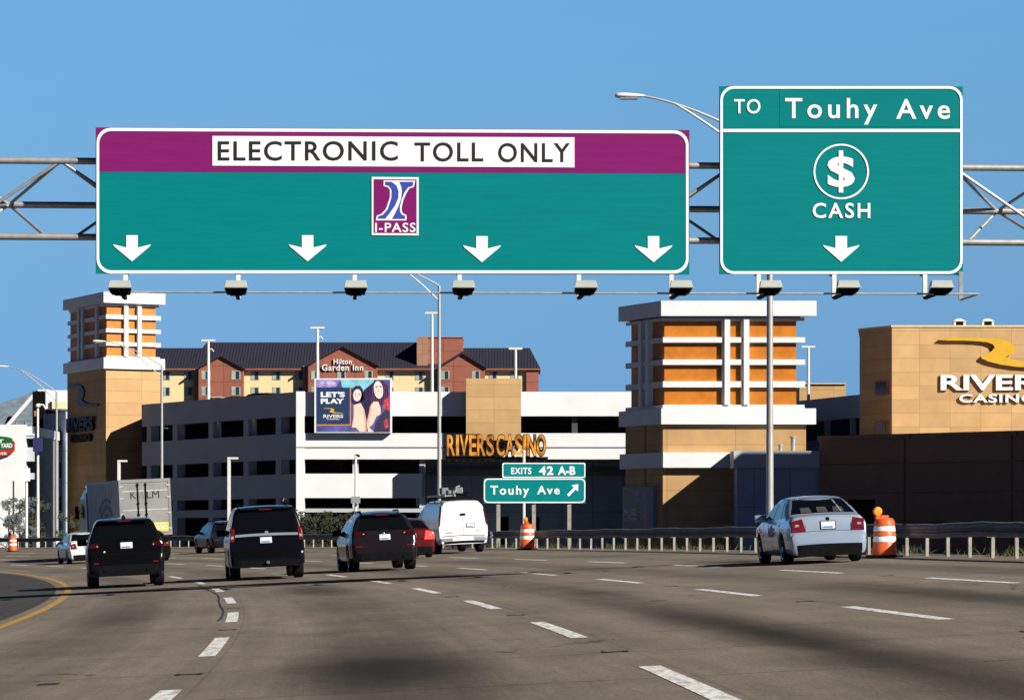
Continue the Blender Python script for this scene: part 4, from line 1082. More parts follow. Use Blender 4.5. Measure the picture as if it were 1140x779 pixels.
# its face turns away from the sun like the big garage's shaded side
qa, qb = (PX(50.3, 278), 278.0), (PX(49.8, 270) + 3.4, 273.0)
bm = B(); prism(bm, [(PX(50.4, D_), D_), (PX(74, D_), D_), (PX(74, D_), D_ + 9), (PX(50.4, D_), D_ + 9)], PZ(455, D_) + .004, PZ(434.3, D_)); obj('penthouse', bm, M['white'], wp, world=True)
bm = B(); box(bm, PX(58, D_), PX(74, D_), D_ - .12, D_ - .004, PZ(455, D_) + .01, PZ(447.5, D_)); obj('tan_band', bm, M['cream'], wp, world=True)
bm = B(); box(bm, PX(56.4, D_), PX(58, D_), D_ - .2, D_ - .004, PZ(455.5, D_), PZ(446.8, D_)); obj('downpipe', bm, M['black'], wp, world=True)
ya = (PX(48, 284), 284.0); yb = (PX(73.2, 277), 277.0)
bm = B(); prism(bm, [ya, yb, (yb[0] + 4, 281), (ya[0] + 2.0, 291)], GZ, PZ(455.5, 272)); obj('wall', bm, M['slate'], wp, world=True)
for ys, ye in ((476.5, 492.5), (513, 530), (551, 567)):
    for u0, u1 in ((.08, .34), (.48, .80)):
        a = (ya[0] + (yb[0] - ya[0]) * u0, ya[1] + (yb[1] - ya[1]) * u0); b2 = (ya[0] + (yb[0] - ya[0]) * u1, ya[1] + (yb[1] - ya[1]) * u1)
        bm = B(); wallbox(bm, a, b2, PZ(ye, 272), PZ(ys, 272), .06, (-.9, -.25)); obj('opening', bm, M['black'], wp, world=True)

# ------------------------------------------------------------------ lamps and poles
def cobra_lamp(label, px, D, ytop, head, r=.10, twin=True, name='street_lamp', sag=.35, attach=0):
    """tapered pole at photo column px, bracket arm to the luminaire whose centre was measured at head"""
    top = P(px, ytop, D); base = Vector((top.x, D, GZ + .2))
    t = thing(name, label, 'street lamp', base, 0, 'street lamps along the road')
    bm = B(); tube(bm, [base, top], r, 12, r * .62); obj('pole', bm, M['alu'], t, world=True, smooth=40)
    bm = B(); lathe(bm, [(r * 1.9, 0), (r * 1.9, .12), (r * 1.1, .35)], 12, c=base); obj('base', bm, M['alu'], t, world=True, smooth=40)
    h = P(head[0], head[1], D)
    sg = 1 if h.x > top.x else -1
    inner = h - Vector((sg * .45, 0, 0))
    pts = []
    for k in range(13):
        u = k / 12; q = top.lerp(inner, u); q.z += sag * math.sin(math.pi * u) * .55 + (inner.z - top.z) * (math.sin(u * math.pi / 2) - u) * .55; pts.append(q)
    bm = B(); tube(bm, pts, r * .36, 8, r * .26); obj('arm', bm, M['alu'], t, world=True, smooth=40)
    if twin:
        lo = [Vector(q) for q in pts[:10]]
        for i, q in enumerate(lo): q.z -= .75 * (1 - i / 9.0)
        bm = B(); tube(bm, lo, r * .30, 8); obj('brace', bm, M['alu'], t, world=True, smooth=40)
    bm = B()
    prof = [(.02, -.50), (.055, -.42), (.095, -.15), (.12, .12), (.115, .33), (.07, .40), (.02, .42)]
    lathe(bm, prof, 14, axis='x')
    for v in bm.verts:
        v.co.z = v.co.z * (.85 if v.co.z > 0 else .55); v.co.x *= sg; v.co.y *= 1.25; v.co += h
    hd = obj('lamp_head', bm, M['palepole'], t, world=True, smooth=50)
    bm = B(); box(bm, h.x - .26, h.x + .26, D - .11, D + .11, h.z - .10, h.z - .05); obj('lens', bm, M['lensclear'], hd, world=True)
    return t
t = cobra_lamp('tallest street lamp, its pole in front of the right entrance tower', 857, 92, 163, (700, 107), r=.125, sag=.0)
cobra_lamp('street lamp pole behind the white van, arm vanishing behind the toll sign', 489, 150, 318, (425, 298), r=.115, sag=.1)
cobra_lamp('street lamp with its twin arm cut by the left edge of the photo', 63, 240, 436, (3, 408), r=.13, sag=.1)
cobra_lamp('street lamp rising behind the trailer, its arm crossing the left sign tower', 180, 205, 407, (110, 380), r=.125, sag=.1)
def deck_lamp(label, px, ytop, D, side=True):
    p = P(px, ytop, D); b = Vector((p.x, D, PZ(441, GD)))
    t = thing('deck_lamp', label, 'lamp post', b, 0, 'lamp posts on the garage roof')
    bm = B(); tube(bm, [b, p], .13, 8, .1); obj('pole', bm, M['palepole'], t, world=True)
    bm = B(); box(bm, p.x - .55, p.x + .55, D - .09, D + .09, p.z - .03, p.z + .12); obj('lamp_head', bm, M['palepole'], t, world=True)
    bm = B(); box(bm, p.x - .5, p.x + .5, D - .07, D + .07, p.z - .07, p.z - .032); obj('lens', bm, M['lensclear'], t, world=True)
    if side:
        bm = B(); tube(bm, [p + Vector((0, 0, -.75)), p + Vector((.25, 0, -.62)), p + Vector((.42, 0, -.85))], .05, 6); obj('camera_arm', bm, M['palepole'], t, world=True)
deck_lamp('roof deck lamp post in front of the left brick gable of the hotel', 232, 379.5, 246)
deck_lamp('roof deck lamp post standing behind the billboard', 353.5, 365.5, 240)
deck_lamp('roof deck lamp post beside the tall pole, in front of the hotel brick tower', 481, 349, 240, False)
deck_lamp('roof deck lamp post above the tan pylon, by the right end of the hotel', 574, 388.5, 246, False)
deck_lamp('roof deck lamp post just right of the right tower', 900, 386.5, 250, False)
def short_lamp(label, px, ytop, D, ybot=590, arm=9):
    p = P(px, ytop, D); b = Vector((p.x, D, GZ)); d = PX(px + arm, D) - p.x
    t = thing('area_lamp', label, 'lamp post', b, 0, 'short lamp posts in the casino drive')
    bm = B(); box(bm, p.x - .10, p.x + .10, D - .10, D + .10, b.z, p.z); obj('pole', bm, M['palepole'], t, world=True)
    bm = B(); box(bm, p.x - .10, p.x + d, D - .12, D + .12, p.z + .002, p.z + .13); obj('lamp_head', bm, M['palepole'], t, world=True)
short_lamp('short square lamp post between the trailer and the left tower wall', 132.5, 514, 215)
short_lamp('short square lamp post left of the tall black SUV, before the shaded garage', 255, 511, 200, arm=10)
# loose poles at the left
q = P(42, 452, 245)
t = thing('street_lamp', 'slim lamp pole with a dark blue banner box at mid height', 'street lamp', (q.x, q.y, GZ), 0, 'street lamps along the road')
bm = B(); tube(bm, [(q.x, q.y, GZ), q], .16, 10, .09); obj('pole', bm, M['palepole'], t, world=True, smooth=40)
bm = B(); tube(bm, [q, q + Vector((.1, 0, .15)), q + Vector((.45, 0, .1)), q + Vector((.65, 0, -.25))], .07, 8); lathe(bm, [(.02, -.1), (.2, -.05), (.2, .1), (.05, .2)], 10, c=q + Vector((0.02, -.1, 0))); obj('lamp_head', bm, M['palepole'], t, world=True)
a, b2 = P(37.2, 487, 244.7), P(47.4, 502.5, 244.7)
bm = B(); box(bm, a.x, b2.x, 244.4, 244.8, b2.z, a.z); obj('banner_box', bm, mat('dark blue banner', (.03, .035, .13), .5), t, world=True)
q = P(29.5, 519, 238)
t = thing('flag_sign', 'white pole topped by a square white signboard before the white building', 'sign', (q.x, q.y, GZ))
bm = B(); tube(bm, [(q.x, q.y, GZ), q], .11, 10); obj('pole', bm, M['palepole'], t, world=True)
bm = B(); box(bm, q.x - .32, q.x + .3, q.y - .16, q.y - .11, PZ(535.5, 238), PZ(521, 238)); obj('board', bm, M['white'], t, world=True)
q = P(15, 535, 250)
t = thing('utility_pole', 'thin dark pole standing in the trees at the left edge', 'pole', (q.x, q.y, GZ))
bm = B(); tube(bm, [(q.x, q.y, GZ), q], .09, 8, .07); obj('pole', bm, M['bark'], t, world=True)
q = P(396, 506, 190)
t = thing('camera_pole', 'thin pale pole with a small camera box in front of the white garage', 'pole', (q.x, q.y, GZ))
bm = B(); tube(bm, [(q.x, q.y, GZ), q], .09, 8, .07); obj('pole', bm, M['palepole'], t, world=True)
p_ = P(396, 556, 189.8)
bm = B(); box(bm, p_.x - .28, p_.x + .28, p_.y - .2, p_.y + .1, p_.z - .22, p_.z + .2); obj('camera_box', bm, M['steel'], t, world=True)
bm = B(); tube(bm, [q, q + Vector((.25, 0, -.1))], .08, 6); obj('camera', bm, M['black'], t, world=True)
q = P(583.2, 503, 150)
t = thing('white_pole', 'slim white pole right behind the small exit sign', 'pole', (q.x, q.y, GZ))
bm = B(); tube(bm, [(q.x, q.y, GZ), q], .075, 10); obj('pole', bm, M['palepole'], t, world=True)
bm = B(); lathe(bm, [(.09, 0), (.09, .06), (.02, .1)], 10, c=q); obj('cap', bm, M['palepole'], t, world=True)

# ------------------------------------------------------------------ exit sign on posts
E_ = Frame(595, 136, .12)
ex = thing('exit_sign', 'small green ground sign reading EXITS 42 A-B over Touhy Ave with an arrow', 'highway sign', (E_.at(595, 600).x, 136, road(130, 15).z - .9))
for x in (555, 594.5, 634):
    a = E_.at(x, 520 if x > 560 else 535, -.05)
    bm = B(); box(bm, a.x - .085, a.x + .085, a.y + .01, a.y + .16, road(130, 15).z - .9, a.z); obj('post', bm, M['railpost'], ex, world=True)
bm = B(); slab(bm, [E_.at(x, y) for x, y in ((559, 515), (652, 515), (652, 532), (559, 532))], E_.n * -.04); tp = obj('exit_tab', bm, M['green'], ex, world=True)
ring_flat('white_border', rrect(559.2, 515, 651.6, 531.6, 2), rrect(560.3, 516.1, 650.5, 530.5, 1.5), E_, M['sheetwhite'], tp, .008)
letters('lettering', 'EXITS', E_, 569, 520.3, 591.5, 527.6, M['sheetwhite'], tp, .01, bold=.02, spacing=1.1)
letters('lettering', '42', E_, 600, 518.8, 616, 528.4, M['sheetwhite'], tp, .01, bold=.03, spacing=1.1)
letters('lettering', 'A-B', E_, 621, 518.8, 640.5, 528.4, M['sheetwhite'], tp, .01, bold=.03, spacing=1.0)
bm = B(); slab(bm, [E_.at(x, y) for x, y in ((538.5, 532.2), (652, 532.2), (652, 560), (538.5, 560))], E_.n * -.04); mp_ = obj('main_panel', bm, M['green'], ex, world=True)
ring_flat('white_border', rrect(538.6, 532.4, 651.6, 559.6, 5), rrect(539.9, 533.7, 650.3, 558.3, 4), E_, M['sheetwhite'], mp_, .008)
letters('lettering', 'Touhy', E_, 546, 540.5, 589, 553.4, M['sheetwhite'], mp_, .01, bold=.02, spacing=1.25)
letters('lettering', 'Ave', E_, 598, 540.5, 623, 550, M['sheetwhite'], mp_, .01, bold=.02, spacing=1.25)
flat('arrow', [[(631, 550.3), (638.8, 542.4), (636.2, 539.8), (643.8, 538.8), (643.4, 546.8), (640.8, 544.5), (633.2, 552.4)]], E_, M['sheetwhite'], mp_, .012)

# ------------------------------------------------------------------ guardrails
def guardrail(label, s0, s1, name='guardrail'):
    sm = (s0 + s1) / 2
    t = thing(name, label, 'guardrail', road(sm, RAILOFF(sm)))
    # W-beam section: (distance towards the road, height)
    sec = [(0, .43), (.05, .46), (.085, .50), (.085, .535), (.03, .575), (.03, .60), (.085, .64), (.085, .675), (.05, .715), (0, .745)]
    bm = B(); prev = None; n = int((s1 - s0) / 1.0)
    for i in range(n + 1):
        s = s0 + (s1 - s0) * i / n; o = RAILOFF(s); sg = .015 * math.sin(i * .7) + .01 * math.sin(i * 2.3)
        cur = [bm.verts.new(road(s, o - d, h + sg)) for d, h in sec] + [bm.verts.new(road(s, o + .02, h + sg)) for _, h in (sec[-1], sec[0])]
        if prev:
            m_ = len(cur)
            for k in range(m_): bm.faces.new((prev[k], prev[(k + 1) % m_], cur[(k + 1) % m_], cur[k]))
        else: bm.faces.new(cur)
        prev = cur
    bm.faces.new(prev)
    obj('rail', bm, M['railsteel'], t, world=True, smooth=50)
    s = s0 + .6
    proto = None
    while s < s1 - .2:
        p = road(s, RAILOFF(s)); th = interp([(r_[0], r_[3]) for r_ in ROAD[::8]], s)
        if proto is None:
            bm = B(); box(bm, -.04, .04, .12, .19, -.5, .70); me_o = obj('post', bm, M['railpost'], t); proto = me_o; o_ = me_o
            bm = B(); box(bm, -.04, .04, .022, .118, .46, .72); blk = obj('blockout', bm, M['railpost'], proto); b_ = blk
        else:
            o_ = proto.copy(); C.objects.link(o_); o_.parent = t
            b_ = blk.copy(); C.objects.link(b_); b_.parent = o_
        lean = random.uniform(-.03, .03)
        o_.location = p - t.location + Vector((0, 0, random.uniform(-.03, .0)))
        o_.rotation_euler = (lean * .6, lean, th + math.pi / 2 + math.pi)
        s += 1.905
    return t
guardrail('long dark guardrail on pale posts behind the silver car and the right drum', 42, 128)
guardrail('far stretch of dark guardrail on pale posts curving left behind the traffic', 128.4, 262)

# ------------------------------------------------------------------ drums
def drum(label, px, D, off, lamp='none', rz=0.0, s=None, hgt=1.0):
    X = PX(px, D); s_, o_, th = road_find(X, D)
    p = road(s_, o_)
    t = thing('traffic_drum', label, 'traffic drum', p, rz, 'orange drums along the guardrail')
    r0 = .30 * hgt; h = hgt
    bm = B(); lathe(bm, [(.42, 0), (.43, .05), (.36, .07), (.34, .02)], 24); obj('rubber_base', bm, M['rubber'], t, smooth=40)
    bands = [(.06, .40, r0, M['orangeplastic']), (.40, .56, r0 * .965, M['sheetwhite']), (.56, .68, r0 * .94, M['orangeplastic']), (.68, .82, r0 * .90, M['sheetwhite']), (.82, .97, r0 * .86, M['orangeplastic'])]
    for z0, z1, r, m in bands:
        z0 *= h; z1 *= h
        bm = B(); lathe(bm, [(r, z0), (r + .012, z0 + .012), (r, z1 - .02), (r - .01, z1 - .001)], 28)
        obj('stripe' if m is M['sheetwhite'] else 'body', bm, m, t, smooth=40)
    bm = B(); lathe(bm, [(r0 * .84, .97 * h), (r0 * .70, 1.02 * h), (r0 * .3, 1.04 * h)], 24); box(bm, -.09, .09, -.03, .03, 1.02 * h, 1.10 * h)
    obj('handle_top', bm, M['orangeplastic'], t, smooth=40)
    if lamp != 'none':
        c = Vector((-.17, 0, 1.20 * h))
        bm = B(); lathe(bm, [(.03, -.06), (.095, -.045), (.105, 0), (.095, .045), (.03, .06)], 20, axis='x')
        bmesh.ops.rotate(bm, verts=bm.verts, matrix=Matrix.Rotation(R(90), 3, 'Z'), cent=(0, 0, 0)); bmesh.ops.translate(bm, verts=bm.verts, vec=c)
        obj('lamp', bm, M['orangelens'] if lamp == 'amber' else M['black'], t, smooth=50)
        bm = B(); box(bm, c.x - .05, c.x + .05, -.05, .05, 1.0 * h, 1.11 * h); obj('battery_box', bm, M['orangeplastic'] if lamp == 'amber' else M['black'], t)
    return t
drum('orange and white drum with an amber lamp, right behind the silver car', 984, 69.5, 0, 'amber', .3, None, .88)
drum('orange and white drum in front of the small exit sign', 585.5, 122, 0, 'amber', 1.2)
drum('orange and white drum between the trailer and the tall black SUV', 225.5, 186, 0, 'none', .2)
drum('orange and white drum with a dark lamp head at the left edge', 15, 212, 0, 'dark', 0)

# ------------------------------------------------------------------ plants
def leaf_cloud(bm, c, r, n, size, squash=1.0, rng_=random):
    for _ in range(n):
        while True:
            d = Vector((rng_.uniform(-1, 1), rng_.uniform(-1, 1), rng_.uniform(-1, 1)))
            if .12 < d.length < 1: break
        p = Vector(c) + Vector((d.x * r, d.y * r, d.z * r * squash))
        a = Vector((rng_.gauss(0, 1), rng_.gauss(0, 1), rng_.gauss(0, 1))).normalized(); b2 = a.orthogonal().normalized(); s_ = size * rng_.uniform(.6, 1.3)
        bm.faces.new([bm.verts.new(p + q) for q in (a * s_, b2 * s_ * .45, -a * s_, -b2 * s_ * .45)])
def tree(label, x, y, z0, h, crown, n, m, seed, name='tree'):
    rg = random.Random(seed)
    t = thing(name, label, 'tree', (x, y, z0), 0, 'trees at the left edge')
    bm = B(); tube(bm, [(0, 0, 0), (.1, 0, h * .3), (-.05, .1, h * .62), (.05, 0, h * .9)], h * .022, 8, h * .006)
    tips = []
    for k in range(9):
        z = h * (.25 + .07 * k); a = rg.uniform(0, 6.28); ln_ = crown * rg.uniform(.55, 1.0)
        tip = Vector((math.cos(a) * ln_, math.sin(a) * ln_, z + ln_ * rg.uniform(.4, .9)))
        tube(bm, [(0, 0, z), tip * .5 + Vector((0, 0, z * .5 + .1)), tip], h * .009, 5, h * .002); tips.append(tip)
    obj('trunk', bm, M['bark'], t)
    bm = B()
    for tip in tips:
        for _ in range(3):
            leaf_cloud(bm, tip + Vector((rg.uniform(-.5, .5), rg.uniform(-.5, .5), rg.uniform(-.5, .6))) * crown * .5, crown * rg.uniform(.18, .36), n, .085, .8, rg)
    obj('crown', bm, m, t)
tree('dusty blue green tree in front of the white building at the left edge', PX(10, 240), 240, GZ, 5.4, 1.7, 90, M['leafpale'], 3)
tree('taller thin dusty tree beside the white signboard pole', PX(21.5, 246), 246, GZ, 6.2, 1.2, 80, M['leafpale'], 5)
tree('low dark tree at the foot of the dark stair block', PX(36, 250), 250, GZ, 5.6, 1.2, 40, M['leaf'], 8)
tree('slender dark tree by the shaded slate garage, left of the trailer', PX(78, 238), 238, GZ, 5.0, 1.0, 36, M['leaf'], 12)
hg = thing('hedge', 'clipped dark hedge against the foot of the white garage', 'hedge', (PX(366, 226), 226, GZ))
bm = B(); rg = random.Random(4)
xa, xb, zt_h = PX(331, 226), PX(398, 226), PZ(571, 226)
for k in range(3600):
    x = rg.uniform(xa, xb); z = rg.uniform(GZ, zt_h + .14 * math.sin(x * 3.1) + rg.uniform(-.12, .1)); y = 225.2 + rg.random() ** 2 * 1.3
    a = Vector((rg.gauss(0, 1), rg.gauss(0, 1), rg.gauss(0, 1))).normalized(); b2 = a.orthogonal(); s_ = rg.uniform(.06, .13)
    bm.faces.new([bm.verts.new(Vector((x, y, z)) + q) for q in (a * s_, b2 * s_ * .5, -a * s_, -b2 * s_ * .5)])
obj('foliage', bm, M['hedgeleaf'], hg, world=True)
bm = B(); box(bm, xa + .2, xb - .2, 225.9, 226.6, GZ, zt_h - .3); bevel(bm, .1); obj('branches', bm, M['bark'], hg, world=True)
bm = B(); rg = random.Random(9)
for k in range(5200):                                # weeds between the guardrail posts, in patches
    s = 46 + rg.random() ** 1.3 * 140
    if math.sin(s * .53) + math.sin(s * 1.31 + 1) + rg.uniform(-.8, .8) < .35: continue
    o = RAILOFF(s) + .45 + rg.random() * .9
    p = road(s, o); h = rg.uniform(.05, .24) * (1.7 if rg.random() < .06 else 1); w = rg.uniform(.008, .02); l_ = Vector((rg.gauss(0, .1), rg.gauss(0, .1), 0))
    d = Vector((rg.gauss(0, 1), rg.gauss(0, 1), 0)).normalized() * w
    bm.faces.new([bm.verts.new(q) for q in (p - d, p + d, p + l_ * .5 + d * .7 + Vector((0, 0, h * .6)), p + l_ + Vector((0, 0, h)))])
tag(obj('weeds', bm, M['blade']), kind='stuff')

# ------------------------------------------------------------------ vehicles
class Body:
    """car body swept along y (0 = rear bumper): top line prof(y), side bulge tum(z), plan taper plan(y), real wheel arches"""
    def __init__(s, W, prof, tum, plan, zb, axles, wr, rc=.09, crown=.025):
        s.hw0 = W / 2; s.prof, s.tum, s.plan, s.zb, s.axles, s.wr, s.rc, s.crown = prof, tum, plan, zb, axles, wr, rc, crown
        s.L = prof[-1][0]
        zmax = max(z for _, z in prof); rise = []
        for y, z in prof:
            rise.append((z, y))
            if z >= zmax - 1e-6: break
        s.rise = rise
        fall = []
        for y, z in reversed(prof):
            fall.append((z, y))
            if z >= zmax - 1e-6: break
        s.fall = fall
    def hw(s, z, y): return s.hw0 * interp(s.tum, z) * interp(s.plan, y)
    def zs(s, y):
        r = s.wr + .06; z = s.zb
        for a in s.axles:
            d = abs(y - a)
            if d < r: z = max(z, s.wr + math.sqrt(r * r - d * d) - .01)
        return z
    def mesh(s):
        ys = set(round(y, 3) for y, _ in s.prof); y = 0.0
        while y < s.L: ys.add(round(y, 3)); y += .07
        for a in s.axles:
            r = s.wr + .06
            for k in range(13): ys.add(round(a + r * math.cos(math.pi * k / 12), 3))
            ys.add(round(a + r + .004, 3)); ys.add(round(a - r - .004, 3))
        ys = sorted(q for q in ys if 0 <= q <= s.L)
        yy = [ys[0]]
        for q in ys[1:]:
            if q - yy[-1] > .0035: yy.append(q)
        bm = B(); rings = []
        for y in yy:
            zt = interp(s.prof, y); zs = min(s.zs(y), zt - .12); xi = .60 * s.hw0
            zc = max(zt - s.rc, zs + .06)
            half = [(0, s.zb), (xi, s.zb), (xi + .001, zs), (max(s.hw(zs, y) - .03, xi + .05), zs)]
            for k in range(10):
                z = zs + .02 + (zc - zs - .02) * k / 9; half.append((s.hw(z, y), z))
            xw = s.hw(zc, y); r = min(s.rc, zt - zc)
            xe = s.hw(zt, y)
            for k in (1, 2, 3):
                t = math.pi / 2 * k / 3
                half.append((min(xw, xe + .0) - s.rc * (1 - math.cos(t)), zc + r * math.sin(t)))
            xl = half[-1][0]
            for u in (.75, .5, .25, 0): half.append((xl * u, zt + s.crown * (1 - u * u)))
            ring = [bm.verts.new((x, y, z)) for x, z in half] + [bm.verts.new((-x, y, z)) for x, z in half[-2:0:-1]]
            rings.append(ring)
        n = len(rings[0])
        for a, b2 in zip(rings, rings[1:]):
            for k in range(n): bm.faces.new((a[k], a[(k + 1) % n], b2[(k + 1) % n], b2[k]))
        bm.faces.new(rings[0]); bm.faces.new(rings[-1][::-1])
        return bm
    def ry(s, x, z):
        y = interp(s.rise, z); f = abs(x) / (s.hw0 * interp(s.tum, z))
        if f > interp(s.plan, y):
            for (a, fa), (b2, fb) in zip(s.plan, s.plan[1:]):
                if fb >= f > fa: y = max(y, a + (b2 - a) * (f - fa) / (fb - fa)); break
        return y
    def rpatch(s, bm, q, out=.008, n=8, m=5, th=.02):
        def pt(u, v, o):
            x = (q[0][0] * (1 - u) + q[1][0] * u) * (1 - v) + (q[3][0] * (1 - u) + q[2][0] * u) * v
            z = (q[0][1] * (1 - u) + q[1][1] * u) * (1 - v) + (q[3][1] * (1 - u) + q[2][1] * u) * v
            u_ = min(1.0, abs(x) / (s.hw0 * interp(s.tum, z)))
            return (x, s.ry(x, z) - o, z + s.crown * (1 - u_ * u_))
        g = [[bm.verts.new(pt(i / n, j / m, out)) for i in range(n + 1)] for j in range(m + 1)]
        for j in range(m):
            for i in range(n): bm.faces.new((g[j][i], g[j][i + 1], g[j + 1][i + 1], g[j + 1][i]))
        h = [[bm.verts.new(pt(i / n, j / m, out - th)) for i in range(n + 1)] for j in range(m + 1)]
        edge = [(0, i) for i in range(n)] + [(j, n) for j in range(m)] + [(m, i) for i in range(n, 0, -1)] + [(j, 0) for j in range(m, 0, -1)]
        for k in range(len(edge)):
            a, b2 = edge[k], edge[(k + 1) % len(edge)]
            bm.faces.new((g[a[0]][a[1]], g[b2[0]][b2[1]], h[b2[0]][b2[1]], h[a[0]][a[1]]))
    def fpatch(s, bm, z0, z1, f0, f1, out=.006):
        n, m = 8, 5; g = []
        for j in range(m + 1):
            z = z0 + (z1 - z0) * j / m; y = interp(s.fall, z); w = s.hw(z, y) * (f0 + (f1 - f0) * j / m)
            g.append([bm.verts.new((-w + 2 * w * i / n, y + out, z + out + s.crown)) for i in range(n + 1)])
        for j in range(m):
            for i in range(n): bm.faces.new((g[j][i], g[j][i + 1], g[j + 1][i + 1], g[j + 1][i]))
    def spatch(s, bm, q, sd, out=.006, n=6, m=4):
        g = []
        for j in range(m + 1):
            v = j / m; row = []
            for i in range(n + 1):
                u = i / n
                y = (q[0][0] * (1 - u) + q[1][0] * u) * (1 - v) + (q[3][0] * (1 - u) + q[2][0] * u) * v
                z = (q[0][1] * (1 - u) + q[1][1] * u) * (1 - v) + (q[3][1] * (1 - u) + q[2][1] * u) * v
                row.append(bm.verts.new((sd * (s.hw(z, y) + out), y, z)))
            g.append(row)
        for j in range(m):
            for i in range(n): bm.faces.new((g[j][i], g[j][i + 1], g[j + 1][i + 1], g[j + 1][i]))

def mir(q): return [(-x, z) for x, z in q]
def rq(x0, x1, z0, z1): return [(x0, z0), (x1, z0), (x1, z1), (x0, z1)]
def wheel(parent, x, y, wr, ww, sd):
    bm = B()
    lathe(bm, [(wr * .62, -ww / 2), (wr * .93, -ww / 2), (wr, -ww / 2 + .035), (wr, ww / 2 - .035), (wr * .93, ww / 2), (wr * .62, ww / 2)], 32, axis='x', c=(x, y, wr))
    t = obj('wheel', bm, M['rubber'], parent, smooth=35)
    bm = B(); o = x + sd * (ww / 2 - .045)
    lathe(bm, [(wr * .64, 0), (wr * .64, sd * .05), (wr * .58, sd * .045), (wr * .55, 0)], 28, axis='x', c=(o, y, wr))
    for k in range(5):
        a = 2 * math.pi * k / 5 + .3
        c_, s_ = math.cos(a), math.sin(a); w_ = .045
        p = [(c_ * r - s_ * q, s_ * r + c_ * q) for r, q in ((.02, -w_), (wr * .6, -w_ * .8), (wr * .6, w_ * .8), (.02, w_))]
        hexa(bm, [(o + d, y + a_, wr + b_) for d in (0, sd * .035) for a_, b_ in p])
    lathe(bm, [(.07, 0), (.07, sd * .045), (.02, sd * .05)], 12, axis='x', c=(o, y, wr))
    obj('rim', bm, M['rim'], t)
def vehicle(name, label, cat, px, D, sp, paint, group='traffic on the highway', at=None):
    if at is None:
        X = PX(px, D); s_, o_, th = road_find(X, D)
        s_, o_, th = road_find(X, D)
        root = thing(name, label, cat, road(s_, o_ , .003), 0, group)
        th2 = interp([(r_[0], r_[3]) for r_ in ROAD[::4]], s_ + 2.3) + sp.get('yaw', 0)
        root.rotation_euler = (0, -math.atan(EB), th2)
    else:
        root = thing(name, label, cat, at[0], at[1], group)
    b = Body(sp['W'], sp['prof'], sp['tum'], sp['plan'], sp['zb'], sp['axles'], sp['wr'], sp.get('rc', .09))
    body = obj('body', b.mesh(), paint, root, smooth=38)
    bm = B(); b.rpatch(bm, sp['rglass'], .007); rw = obj('rear_window', bm, M['glass'], root, smooth=60)
    bm = B(); b.fpatch(bm, *sp['wind']); obj('windshield', bm, M['glass'], root, smooth=60)
    for sd in (-1, 1):
        for q in sp['side']:
            bm = B(); b.spatch(bm, q, sd); obj('side_window', bm, M['glass'], root, smooth=60)
        for y in sp['axles']: wheel(root, sd * (sp['W'] / 2 - sp['ww'] / 2 - .02), y, sp['wr'], sp['ww'], sd)
        for qi, q in enumerate(sp['lights']):
            qq = q if sd > 0 else mir(q)
            bm = B(); b.rpatch(bm, qq, .016, 8, 5, .03); lo = obj('tail_light', bm, sp.get('lens', M['lens']) if qi == 0 else M['lens'], root, smooth=60)
            if qi == 0 and 'lightclear' in sp:
                bm = B(); b.rpatch(bm, sp['lightclear'] if sd > 0 else mir(sp['lightclear']), .021, 4, 3, .02); obj('clear_lens', bm, M['lensclear'], lo, smooth=60)
        y, z = sp['mirror']; x0 = b.hw(z, y)
        bm = B(); box(bm, sd * (x0 - .02) if sd > 0 else -(x0 + .24), sd * (x0 + .24) if sd > 0 else -(x0 - .02), y, y + .10, z, z + .17); bevel(bm, .03); obj('mirror', bm, sp.get('mirmat', paint), root, smooth=50)
        for y, z in sp.get('handles', ()):
            bm = B(); b.spatch(bm, [(y, z), (y + .2, z), (y + .2, z + .035), (y, z + .035)], sd, .02, 2, 1); obj('door_handle', bm, sp.get('handlemat', paint), root)
        for y in sp.get('seams', ()):
            bm = B(); b.spatch(bm, [(y, sp['zb'] + .12), (y + .014, sp['zb'] + .12), (y + .014, sp['belt']), (y, sp['belt'])], sd, .003, 1, 8); obj('door_gap', bm, M['black'], body)
    for q in sp.get('dark', ()):
        bm = B(); b.rpatch(bm, q, .010, 14, 3); obj('bumper_insert', bm, M['black'], root, smooth=60)
    for q in sp.get('chrome', ()):
        bm = B(); b.rpatch(bm, q, .014, 14, 2); obj('chrome_strip', bm, M['chrome'], root, smooth=60)
    for q in sp.get('gaps', ()):
        bm = B(); b.rpatch(bm, q, .003, 8, 2, .004); obj('panel_gap', bm, M['black'], body)
    if 'plate' in sp:
        x, z = sp['plate']; w, h = .152, .076
        bm = B(); b.rpatch(bm, rq(x - w - .02, x + w + .02, z - h - .015, z + h + .015), .012, 4, 2); pl0 = obj('plate_frame', bm, sp.get('platem', M['black']), root)
        bm = B(); b.rpatch(bm, rq(x - w, x + w, z - h, z + h), .02, 4, 2, .006); pl = obj('licence_plate', bm, M['plate'], pl0)
        bm = B(); b.rpatch(bm, rq(x - w + .02, x + w - .05, z - h + .015, z - h + .05), .0225, 4, 1, .002); obj('plate_print', bm, M['plateblue'], pl0)
    for x, z in sp.get('pipes', ()):
        bm = B(); y0 = b.ry(x, max(z, sp['zb'])) - .03; tube(bm, [(x, y0, z), (x, y0 + .3, z)], .04, 12); obj('exhaust_pipe', bm, M['black'], root, smooth=40)
    if 'badge' in sp:
        x, z, r = sp['badge']
        bm = B(); y0 = b.ry(x, z); lathe(bm, [(r, 0), (r, .015), (r * .6, .02)], 16)
        bmesh.ops.rotate(bm, verts=bm.verts, matrix=Matrix.Rotation(R(90), 3, 'X'), cent=(0, 0, 0)); bmesh.ops.translate(bm, verts=bm.verts, vec=(x, y0 - .005, z)); obj('badge', bm, M['chrome'] if sp.get('badgec') else M['black'], root)
